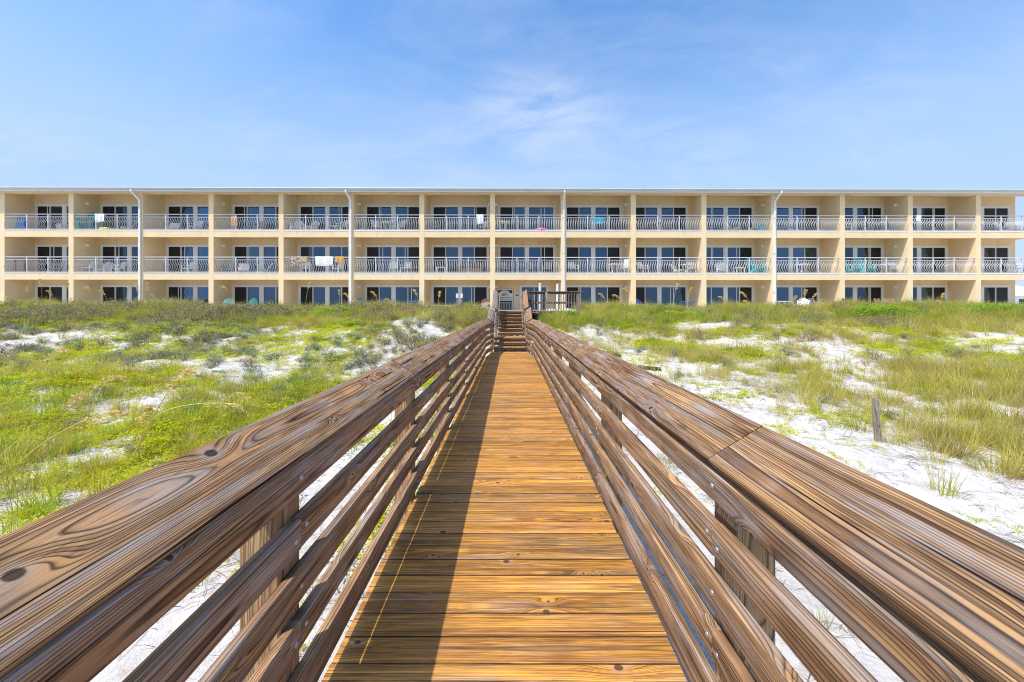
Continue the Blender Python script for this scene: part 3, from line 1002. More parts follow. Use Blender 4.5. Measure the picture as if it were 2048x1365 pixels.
for px in (281, 702, 1127, 1548):
    x = lx(px)
    d = MB()
    sh = 0.16 if px > 1400 else (0.0 if px == 1127 else -0.16)
    d.bar((x + sh, -0.47, 9.32), (x + sh, -0.47, 9.18), 0.11, 0.09)
    d.bar((x + sh, -0.47, 9.20), (x, -0.062, 8.72), 0.11, 0.09, (0, 1, 0))
    d.bar((x, -0.06, 8.76), (x, -0.06, 0.7), 0.115, 0.09, (0, 1, 0))
    o = P('downspout', d, 'white')
    for zz in (7.6, 5.2, 2.6):
        P('strap', MB().box(x - 0.085, x + 0.085, -0.115, -0.002, zz, zz + 0.05), 'alu', o)

# balcony railings --------------------------------------------------------
RW = 4.36
r_top = MB().box(-RW / 2, RW / 2, 0.03, 0.09, 1.055, 1.107).mesh('railing', M['alu'])
r_up = MB().box(-RW / 2, RW / 2, 0.042, 0.078, 0.885, 0.915).mesh('upper_rail', M['alu'])
r_lo = MB().box(-RW / 2, RW / 2, 0.042, 0.078, 0.075, 0.110).mesh('lower_rail', M['alu'])
r_po = MB().box(-0.03, 0.03, 0.035, 0.085, 0.0, 1.054).mesh('post', M['alu'])
bal = MB()
nbal = 38
for k in range(nbal):
    x = -RW / 2 + RW * (k + 0.5) / nbal
    if min(abs(x - RW / 6), abs(x + RW / 6)) < 0.035:
        continue
    pts = []
    for q in range(8):
        s_ = q / 7
        zz = 0.108 + s_ * 0.78
        bow = 0.13 * math.sin(math.pi * min(1, s_ / 0.78)) ** 1.3 if s_ < 0.78 else -0.015 * math.sin(math.pi * (s_ - 0.78) / 0.22)
        pts.append((x, 0.060 - bow, zz))
    bal.tube(pts, 0.0135, 4, False)
r_ba = bal.mesh('balusters', M['alu'])
curb = MB().box(-RW / 2, RW / 2, -0.012, 0.14, -0.018, 0.045).mesh('curb', M['white'])
for f in (1, 2):
    for b in range(NB):
        xm = (CX[b] + CX[b + 1]) / 2
        wd = CX[b + 1] - CX[b] - 2 * HT - 0.004
        Mx = T(xm, 0, FZ[f]) @ Matrix.Diagonal((wd / RW, 1, 1, 1))
        r = mobj('balcony_railing', r_top, bld, Mx)
        mobj('upper_rail', r_up, r)
        mobj('lower_rail', r_lo, r)
        for x in (-RW / 6, RW / 6):
            mobj('post', r_po, r, T(x, 0, 0))
        tag(mobj('balusters', r_ba, r), kind='stuff')
        mobj('curb', curb, bld, Mx)

# back walls and sliding doors --------------------------------------------
DW = 1.88          # one slider
MUL = 0.16
DH = 2.08


def door_mesh(wd=DW, h=DH):
    fr = MB()
    t_ = 0.075
    fr.box(-wd / 2, wd / 2, 0, 0.09, h - t_, h)
    fr.box(-wd / 2, wd / 2, 0, 0.09, 0.0, 0.05)
    fr.box(-wd / 2, -wd / 2 + t_, 0, 0.09, 0.05, h - t_)
    fr.box(wd / 2 - t_, wd / 2, 0, 0.09, 0.05, h - t_)
    fr.box(-0.028, 0.028, 0.012, 0.08, 0.05, h - t_)
    return fr.mesh('sliding_door', M['white'])


dmesh = door_mesh()
pmesh = MB().box(-DW / 4 + 0.055, DW / 4 - 0.020, 0.045, 0.052, 0.05, DH - 0.075).mesh('pane', M['glass'])
scmesh = MB().box(-DW / 4 + 0.055, DW / 4 - 0.020, 0.035, 0.040, 0.05, DH - 0.075).mesh('screen', M['screen'])
smesh = MB().box(-0.022, 0.022, 0.02, 0.075, 0.05, DH - 0.075).mesh('stile', M['white'])
bl = MB()
for k in range(12):
    x = -DW / 4 + 0.06 + k * (DW / 2 - 0.10) / 12
    bl.add([(x, 0.14, 0.06), (x + 0.05, 0.19, 0.06), (x + 0.05, 0.19, DH - 0.08), (x, 0.14, DH - 0.08)], [(0, 1, 2, 3)])
blmesh = bl.mesh('vertical_blinds', M['blind'])
trimc = {}
hm = MB().box(-0.012, 0.012, -0.03, 0.0, 0.92, 1.16).mesh('handle', M['white'])


def slider(xc, f, blinds=(), shift=0.0, screen=0):
    o = mobj('sliding_door', dmesh, bld, T(xc, DEP - 0.03, FZ[f] + 0.001))
    for s in (-1, 1):
        mobj('pane', pmesh, o, T(s * DW / 4, 0, 0))
        if s == screen:
            mobj('screen', scmesh, o, T(s * DW / 4, 0, 0))
        if s in blinds:
            mobj('vertical_blinds', blmesh, o, T(s * DW / 4, 0, 0))
    mobj('handle', hm, o, T(DW / 2 - 0.04, 0, 0))
    if shift:
        mobj('stile', smesh, o, T(shift, 0.012, 0))
    return o


rb = random.Random(4)
LB = {(2, 2, 1): (1,), (2, 3, 0): (1,), (2, 7, 0): (1,), (2, 8, 0): (), (1, 6, 0): (1,), (1, 8, 0): (-1, 1), (1, 8, 1): (-1, 1), (1, 3, 0): (1, -1), (1, 10, 1): (1,), (1, 11, 1): (-1, 1),
      (0, 0, 1): (1,), (0, 2, 0): (1,), (0, 2, 1): (-1, 1), (0, 3, 0): (1,), (0, 3, 1): (-1,), (0, 4, 0): (1,), (0, 4, 1): (-1,), (0, 5, 0): (1,), (0, 5, 1): (-1,), (0, 6, 0): (1,), (0, 6, 1): (-1,), (0, 8, 0): (1,), (0, 9, 1): (-1,),
      (0, 11, 1): (-1, 1), (0, 12, 1): (-1,), (0, 13, 1): (-1,), (1, 4, 1): (-1,), (1, 5, 0): (-1,), (2, 10, 1): (-1,), (2, 13, 1): (-1,), (1, 13, 1): (-1,)}
for f in range(3):
    top = 9.67 if f == 2 else FZ[f + 1] - 0.25
    for b in range(NB):
        k = b - 1
        xl, xr = CX[b] + HT, CX[b + 1] - HT
        if b == NB - 1:
            xr = CX[b + 1] - HT + 0.05
        if f == 0 and k == 7:
            # the bay with the beach gate and a single slider
            sx0 = lx(1040.6, DEP)
            sx1 = sx0 + DW + 0.12
            P('back_wall', MB().box(xl - 0.01, sx0, DEP, DEP + 0.16, FZ[0], top + 0.01).box(sx1, xr + 0.01, DEP, DEP + 0.16, FZ[0], top + 0.01).box(sx0, sx1, DEP, DEP + 0.16, FZ[0] + DH + 0.06, top + 0.01), 'stucco')
            slider((sx0 + sx1) / 2, 0)
            P('door_trim', MB().box(sx0 - 0.04, sx0 + 0.06, DEP - 0.045, DEP + 0.1, FZ[0], FZ[0] + DH + 0.1).box(sx1 - 0.06, sx1 + 0.04, DEP - 0.045, DEP + 0.1, FZ[0], FZ[0] + DH + 0.1)
              .box(sx0 + 0.06, sx1 - 0.06, DEP - 0.045, DEP + 0.1, FZ[0] + DH + 0.003, FZ[0] + DH + 0.1), 'white')
            continue
        xc = (xl + xr) / 2
        if k == 14:
            xc = lx(1994, DEP)          # end bay shows a single door pair further over
        ow = 2 * DW + MUL
        o0, o1 = xc - ow / 2, xc + ow / 2
        if k == 14:
            o0, o1 = lx(1963, DEP) - 1.1, lx(2021, DEP) + 0.0
            o1 = o0 + 1.1 + DW + 0.1
        P('back_wall', MB().box(xl - 0.01, o0, DEP, DEP + 0.16, FZ[f], top + 0.01).box(o1, xr + 0.01, DEP, DEP + 0.16, FZ[f], top + 0.01).box(o0, o1, DEP, DEP + 0.16, FZ[f] + DH + 0.001, top + 0.01), 'stucco')
        tr = MB()
        tw = 0.085
        zt_ = FZ[f] + DH
        tr.box(o0 - tw, o0 + 0.004, DEP - 0.045, DEP + 0.05, FZ[f] + 0.002, zt_ + tw).box(o1 - 0.004, o1 + tw, DEP - 0.045, DEP + 0.05, FZ[f] + 0.002, zt_ + tw).box(o0 + 0.004, o1 - 0.004, DEP - 0.045, DEP + 0.05, zt_ - 0.004, zt_ + tw)
        if k == 14:
            mxx = o1 - DW
            tr.box(o0 + 0.004, mxx + 0.004, DEP - 0.04, DEP + 0.05, FZ[f] + 0.002, zt_ - 0.004)
            P('door_trim', tr, 'white')
            slider(o1 - DW / 2, f, (), 0, 1)
            continue
        tr.box(xc - MUL / 2 - 0.004, xc + MUL / 2 + 0.004, DEP - 0.038, DEP + 0.05, FZ[f] + 0.002, zt_ - 0.004)
        P('door_trim', tr, 'white')
        for q in (0, 1):
            sft = rb.choice([0, 0, 0, 0.12, -0.2, 0.25])
            slider(xc + (q - 0.5) * (DW + MUL), f, LB.get((f, k, q), ()), sft, (-1 if q == 0 else 1) if rb.random() < 0.82 else 0)

# dark flooring and interior back for the rooms comes from slabs and walls; wall lights on the party walls
wl = MB().box(0, 0.05, -0.06, 0.06, -0.09, 0.09)
wl.tube([(0.05, 0, 0), (0.13, 0, 0.0)], 0.05, 8)
wl.tube([(0.12, 0, -0.10), (0.12, 0, 0.08)], 0.055, 8)
wlm = wl.mesh('wall_light', M['white'])
for f in range(3):
    for j in (1, 3, 5, 7, 9, 11, 13):
        for s in (-1, 1):
            x = CX[j + 1] + s * HT
            mobj('wall_light', wlm, bld, T(x, 0.80, FZ[f] + 1.98) @ (I4 if s > 0 else Matrix.Rotation(math.pi, 4, 'Z')))
det = MB().tube([(0, 0, 0), (0, 0, -0.05)], 0.06, 8).mesh('ceiling_fixture', M['black'])
for f in (0, 1):
    for b in range(1, NB):
        mobj('ceiling_fixture', det, bld, T((CX[b] + CX[b + 1]) / 2 + 0.35, 0.55, FZ[f + 1] - 0.25))

# ------------------------------------------------------------------ beach gate with its sign
gx = (lx(993, DEP) + lx(1027, DEP)) / 2
gw_ = lx(1027, DEP) - lx(993, DEP)
gate = empty('beach_gate', (0, 0, 0), YAW, 'white framed gate with arched sign panel beside the stairs top', 'gate')
gate.location = (BX, BY, 0)
gy = DEP - 0.10
gz0, gz1 = FZ[0] + 0.02, 2.88
h = gw_ / 2
gf = MB()
gf.box(gx - h, gx - h + 0.07, gy, gy + 0.06, gz0, gz1).box(gx + h - 0.07, gx + h, gy, gy + 0.06, gz0, gz1).box(gx - h + 0.07, gx + h - 0.07, gy, gy + 0.06, gz1 - 0.07, gz1)
gf.box(gx - h + 0.07, gx + h - 0.07, gy, gy + 0.06, 2.06, 2.13).box(gx - h + 0.07, gx + h - 0.07, gy, gy + 0.06, gz0, gz0 + 0.08)
P('frame', gf, 'white', gate)
P('backing', MB().box(gx - h - 0.02, gx + h + 0.02, gy + 0.07, gy + 0.09, gz0, gz1 + 0.02), 'black', gate)
for k in range(9):
    x = gx - h + 0.15 + k * (2 * h - 0.30) / 8
    P('bar', MB().box(x - 0.012, x + 0.012, gy + 0.01, gy + 0.035, gz0 + 0.08, 1.90), 'white', gate)
P('bar_rail', MB().box(gx - h + 0.07, gx + h - 0.07, gy + 0.012, gy + 0.034, 1.90, 1.93), 'white', gate)
M['signface'] = plain('sign_face', (0.74, 0.74, 0.70), 0.5, 0.03, 3)
poly = [(gx - h + 0.08, 2.15), (gx + h - 0.08, 2.15), (gx + h - 0.08, 2.60)]
for k in range(0, 13):
    a_ = math.pi * k / 12
    poly.append((gx + 0.36 * math.cos(a_) - 0.02, 2.60 + 0.19 * math.sin(a_)))
poly.append((gx - h + 0.08, 2.60))
sg = P('sign_panel', MB().prism(poly, gy + 0.02, gy + 0.045), 'signface', gate)


def swoosh(pts, name):
    """flat wave-like stroke: list of (x, z, half width)"""
    b = MB()
    vs = []
    for i_, (x, z, r_) in enumerate(pts):
        x2, z2 = pts[min(i_ + 1, len(pts) - 1)][:2]
        x3, z3 = pts[max(i_ - 1, 0)][:2]
        d = Vector((x2 - x3, z2 - z3)).normalized()
        nx_, nz_ = -d.y, d.x
        vs += [(gx + x + nx_ * r_, gy + 0.016, z + nz_ * r_), (gx + x - nx_ * r_, gy + 0.016, z - nz_ * r_)]
    b.add(vs, [(2 * i_, 2 * i_ + 1, 2 * i_ + 3, 2 * i_ + 2) for i_ in range(len(pts) - 1)])
    me = b.mesh(name, M['black'])
    o = mobj(name, me, sg)
    sm = o.modifiers.new('thick', 'SOLIDIFY')
    sm.thickness = 0.006
    return o


swoosh([(-0.24, 2.48, 0.004), (-0.15, 2.47, 0.03), (-0.05, 2.50, 0.03), (0.06, 2.54, 0.018), (0.16, 2.53, 0.012), (0.24, 2.47, 0.014), (0.28, 2.50, 0.003)], 'emblem')
swoosh([(-0.16, 2.55, 0.004), (-0.06, 2.60, 0.016), (0.06, 2.62, 0.016), (0.16, 2.58, 0.012), (0.22, 2.53, 0.005)], 'emblem')
swoosh([(-0.20, 2.43, 0.004), (-0.10, 2.425, 0.012), (0.04, 2.45, 0.012), (0.14, 2.45, 0.008), (0.24, 2.43, 0.003)], 'emblem')


def text(s, size, parent, Mx, mat, name='lettering', shear=0.0):
    cu = bpy.data.curves.new(name, 'FONT')
    cu.body = s
    cu.size = size
    cu.shear = shear
    cu.align_x = 'CENTER'
    cu.extrude = 0.003
    cu.offset = size * 0.012
    tmp = bpy.data.objects.new(name, cu)
    me = bpy.data.meshes.new_from_object(tmp)
    me.materials.clear()
    me.materials.append(mat)
    bpy.data.objects.remove(tmp)
    return link(bpy.data.objects.new(name, me), parent, Mx)


text('Crystal Sands', 0.165, sg, T(gx + 0.0, gy + 0.014, 2.235) @ Matrix.Rotation(R(90), 4, 'X'), M['black'], shear=0.35)
# small notice on the wall
nx0 = lx(1034.5, DEP)
M['blue'] = plain('blue_paint', (0.03, 0.12, 0.30), 0.5, 0.05, 3)
nt_ = empty('wall_notice', (BX, BY, 0), YAW, 'small white and blue notice on the cream wall beside the gate', 'sign')
P('plate', MB().box(nx0 - 0.11, nx0 + 0.11, DEP - 0.025, DEP - 0.004, 2.30, 2.62), 'white', nt_)
P('blue_band', MB().box(nx0 - 0.10, nx0 + 0.10, DEP - 0.030, DEP - 0.026, 2.38, 2.50), 'blue', nt_)
P('emblem', MB().box(nx0 - 0.03, nx0 + 0.03, DEP - 0.030, DEP - 0.026, 2.53, 2.59), 'blue', nt_)

# ------------------------------------------------------------------ balcony furniture
def col(name, c, rough=0.45):
    if name not in M:
        M[name] = plain(name, c, rough, 0.06, 4)
    return name


col('teal_plastic', (0.02, 0.33, 0.34))
col('dark_teal_plastic', (0.015, 0.18, 0.16))
col('turquoise_plastic', (0.07, 0.55, 0.58))
col('white_plastic', (0.80, 0.80, 0.80))
col('blue_plastic', (0.02, 0.17, 0.55))
col('tan_sling', (0.38, 0.27, 0.17), 0.8)
col('brown_wicker', (0.16, 0.10, 0.065), 0.8)
col('gray_sling', (0.30, 0.31, 0.33), 0.8)
col('pink_vinyl', (0.75, 0.16, 0.38), 0.3)
col('lemon_vinyl', (0.70, 0.68, 0.08), 0.3)
col('white_towel', (0.82, 0.82, 0.84), 0.95)
col('gold_towel', (0.66, 0.36, 0.09), 0.95)
col('aqua_towel', (0.07, 0.36, 0.46), 0.95)
col('orange_towel', (0.58, 0.36, 0.22), 0.95)
col('table_brown', (0.22, 0.11, 0.05), 0.6)
m, t = newmat('floral_towel')
tc = t.n('ShaderNodeTexCoord').outputs['Object']
vo = t.n('ShaderNodeTexVoronoi', ins={'Vector': tc, 'Scale': 9.0})
cc = t.n('ShaderNodeSeparateColor')
t.set(cc.inputs[0], vo.outputs['Color'])
c = t.ramp(cc.outputs[0], [(0.0, (0.42, 0.40, 0.28)), (0.35, (0.16, 0.17, 0.12)), (0.6, (0.50, 0.45, 0.33)), (0.8, (0.42, 0.14, 0.10)), (1.0, (0.25, 0.26, 0.16))], 'CONSTANT')
p = t.n('ShaderNodeBsdfPrincipled', ins={'Base Color': c, 'Roughness': 0.95})
finish(t, p.outputs[0])
M['floral_towel'] = m

FM = {}


def fpart(key, mat, build, name):
    k = (key, mat)
    if k not in FM:
        b = MB()
        build(b)
        FM[k] = b.mesh(name, M[mat])
    return FM[k]


def adirondack(root, mat):
    for s in (-1, 1):
        mobj('leg', fpart('ad_leg', mat, lambda b: b.box(-0.03, 0.03, -0.30, -0.20, 0, 0.52), 'leg'), root, T(s * 0.30, 0, 0))
        mobj('leg', fpart('ad_rleg', mat, lambda b: b.bar((0, 0.42, 0.02), (0, -0.28, 0.36), 0.04, 0.10), 'leg'), root, T(s * 0.25, 0, 0))
        mobj('armrest', fpart('ad_arm', mat, lambda b: b.box(-0.07, 0.07, -0.34, 0.36, 0.52, 0.55), 'armrest'), root, T(s * 0.31, 0, 0))

    def seat(b):
        for k in range(5):
            b.bar((-0.27, -0.26 + k * 0.115, 0.385 - k * 0.035), (0.27, -0.26 + k * 0.115, 0.385 - k * 0.035), 0.10, 0.022)

    def back(b):
        for k in range(7):
            x = (k - 3) * 0.088
            hh_ = 0.98 - 0.03 * abs(k - 3) ** 1.6
            b.bar((x, 0.22, 0.22), (x * 1.12, 0.56, hh_), 0.078, 0.022, (0, -1, 0.4))
        b.bar((-0.30, 0.38, 0.50), (0.30, 0.38, 0.50), 0.05, 0.03)
    mobj('seat', fpart('ad_seat', mat, seat, 'seat'), root)
    mobj('backrest', fpart('ad_back', mat, back, 'backrest'), root)


def patio_chair(root, mat):
    for sx in (-1, 1):
        mobj('leg', fpart('pc_leg%d' % sx, mat, lambda b: b.bar((sx * 0.27, -0.25, 0), (sx * 0.25, -0.22, 0.62), 0.035, 0.035), 'leg'), root)
        mobj('leg', fpart('pc_rleg%d' % sx, mat, lambda b: b.bar((sx * 0.27, 0.28, 0), (sx * 0.25, 0.20, 0.44), 0.035, 0.035), 'leg'), root)
        mobj('armrest', fpart('pc_arm%d' % sx, mat, lambda b: b.bar((sx * 0.27, -0.26, 0.63), (sx * 0.27, 0.26, 0.65), 0.055, 0.03), 'armrest'), root)

    def back(b):
        for sx in (-1, 1):
            b.bar((sx * 0.25, 0.22, 0.42), (sx * 0.23, 0.36, 0.92), 0.035, 0.035)
        for k in range(6):
            b.bar((-0.24, 0.235 + k * 0.023, 0.50 + k * 0.075), (0.24, 0.235 + k * 0.023, 0.50 + k * 0.075), 0.012, 0.05)
    mobj('seat', fpart('pc_seat', mat, lambda b: b.box(-0.25, 0.25, -0.25, 0.23, 0.41, 0.44), 'seat'), root)
    mobj('backrest', fpart('pc_back', mat, back, 'backrest'), root)


def beach_chair(root, mat):
    mobj('frame', fpart('bc_frame', 'white_plastic', lambda b: [b.tube([(s * 0.28, -0.40, 0.02), (s * 0.28, -0.34, 0.34), (s * 0.28, 0.12, 0.24), (s * 0.28, 0.46, 0.78)], 0.014, 6) for s in (-1, 1)] and
                        [b.tube([(s * 0.28, 0.30, 0.02), (s * 0.28, -0.10, 0.44)], 0.012, 6) for s in (-1, 1)], 'frame'), root)
    mobj('seat', fpart('bc_seat', mat, lambda b: b.bar((0, -0.34, 0.32), (0, 0.12, 0.22), 0.55, 0.02), 'seat'), root)
    mobj('backrest', fpart('bc_back', mat, lambda b: b.bar((0, 0.13, 0.23), (0, 0.46, 0.77), 0.55, 0.02, (0, -1, 0.5)), 'backrest'), root)


def round_table(root, mat):
    def top(b):
        n_ = 20
        b.tube([(0, 0, 0.69), (0, 0, 0.72)], 0.48, n_)
    mobj('tabletop', fpart('rt_top', mat, top, 'tabletop'), root)
    for k in range(4):
        a_ = math.pi / 4 + k * math.pi / 2
        mobj('leg', fpart('rt_leg%d' % k, mat, lambda b: b.tube([(0.36 * math.cos(a_), 0.36 * math.sin(a_), 0), (0.20 * math.cos(a_), 0.20 * math.sin(a_), 0.36), (0.34 * math.cos(a_), 0.34 * math.sin(a_), 0.69)], 0.022, 6), 'leg'), root)


def side_table(root, mat):
    mobj('tabletop', fpart('st_top', mat, lambda b: b.box(-0.32, 0.32, -0.25, 0.25, 0.46, 0.49), 'tabletop'), root)
    for k, (sx, sy) in enumerate(((-1, -1), (1, -1), (1, 1), (-1, 1))):
        mobj('leg', fpart('st_leg', mat, lambda b: b.box(-0.025, 0.025, -0.025, 0.025, 0, 0.46), 'leg'), root, T(sx * 0.27, sy * 0.20, 0))


def long_table(root, mat):
    mobj('tabletop', fpart('lt_top', mat, lambda b: b.box(-0.85, 0.85, -0.38, 0.38, 0.98, 1.02), 'tabletop'), root)
    for k, (sx, sy) in enumerate(((-1, -1), (1, -1), (1, 1), (-1, 1))):
        mobj('leg', fpart('lt_leg', mat, lambda b: b.box(-0.04, 0.04, -0.04, 0.04, 0, 0.98), 'leg'), root, T(sx * 0.75, sy * 0.30, 0))


def sofa(root, mat):
    mobj('seat', fpart('so_seat', mat, lambda b: b.box(-0.65, 0.65, -0.33, 0.30, 0.10, 0.42), 'seat'), root)
    mobj('backrest', fpart('so_back', mat, lambda b: b.box(-0.72, 0.72, 0.26, 0.40, 0.10, 0.84), 'backrest'), root)
    for s in (-1, 1):
        mobj('armrest', fpart('so_arm', mat, lambda b: b.box(-0.06, 0.06, -0.34, 0.28, 0.06, 0.62), 'armrest'), root, T(s * 0.70, 0, 0))


def towel(root, mat, wd, drop, back=0.22, yoff=0.06, ztop=1.112):
    """cloth hung over the top rail, with folds"""
    b = MB()
    nu, prof = 14, []
    for q in range(9):
        prof.append((-0.036 - 0.02 * math.sin(q / 8 * 2), -drop * (1 - q / 8)))
    prof += [(-0.02, 0.012), (0.0, 0.016), (0.02, 0.012)]
    for q in range(1, 6):
        prof.append((0.036 + 0.008 * q, -back * q / 5))
    rr_ = random.Random(int(wd * 1000 + drop * 77))
    ph_ = rr_.random() * 6
    vs, fs = [], []
    for i_ in range(nu + 1):
        u = i_ / nu
        for (yy_, zz_) in prof:
            fold = 0.018 * math.sin(u * 13 + ph_) * min(1, -zz_ / 0.2 if zz_ < 0 else 0)
            sag = 0.03 * math.sin(u * math.pi * 1.5 + ph_) * (-zz_ / max(drop, 0.1) if zz_ < 0 else 0)
            vs.append(((u - 0.5) * wd * (1 - 0.05 * (-zz_ if zz_ < 0 else 0)), yoff + yy_ + fold * (1 if yy_ < 0 else -1), ztop + zz_ + sag))
    np_ = len(prof)
    for i_ in range(nu):
        for j_ in range(np_ - 1):
            a_ = i_ * np_ + j_
            fs.append((a_, a_ + np_, a_ + np_ + 1, a_ + 1))
    b.add(vs, fs)
    me = b.mesh('towel', M[mat], True)
    return me


def ring_float(mat):
    b = MB()
    n1_, n2_ = 20, 8
    vs = [((0.34 + 0.13 * math.cos(2 * math.pi * j / n2_)) * math.cos(2 * math.pi * i / n1_), (0.34 + 0.13 * math.cos(2 * math.pi * j / n2_)) * math.sin(2 * math.pi * i / n1_), 0.13 + 0.13 * math.sin(2 * math.pi * j / n2_)) for i in range(n1_) for j in range(n2_)]
    fs = [(i * n2_ + j, ((i + 1) % n1_) * n2_ + j, ((i + 1) % n1_) * n2_ + (j + 1) % n2_, i * n2_ + (j + 1) % n2_) for i in range(n1_) for j in range(n2_)]
    return b.add(vs, fs).mesh('pool_float', M[mat], True)


def place(px, f, dep, clear=0.0):
    x = lx(px, dep)
    if clear and dep > 0:
        b = min(max(sum(1 for c_ in CPX if c_ < px), 1), NB - 1)
        x = min(max(x, CX[b] + HT + clear), CX[b + 1] - HT - clear)
    c_, s_ = math.cos(YAW), math.sin(YAW)
    return (BX + x * c_ - dep * s_, BY + x * s_ + dep * c_, FZ[f] + (0.0 if f == 0 else -0.02))


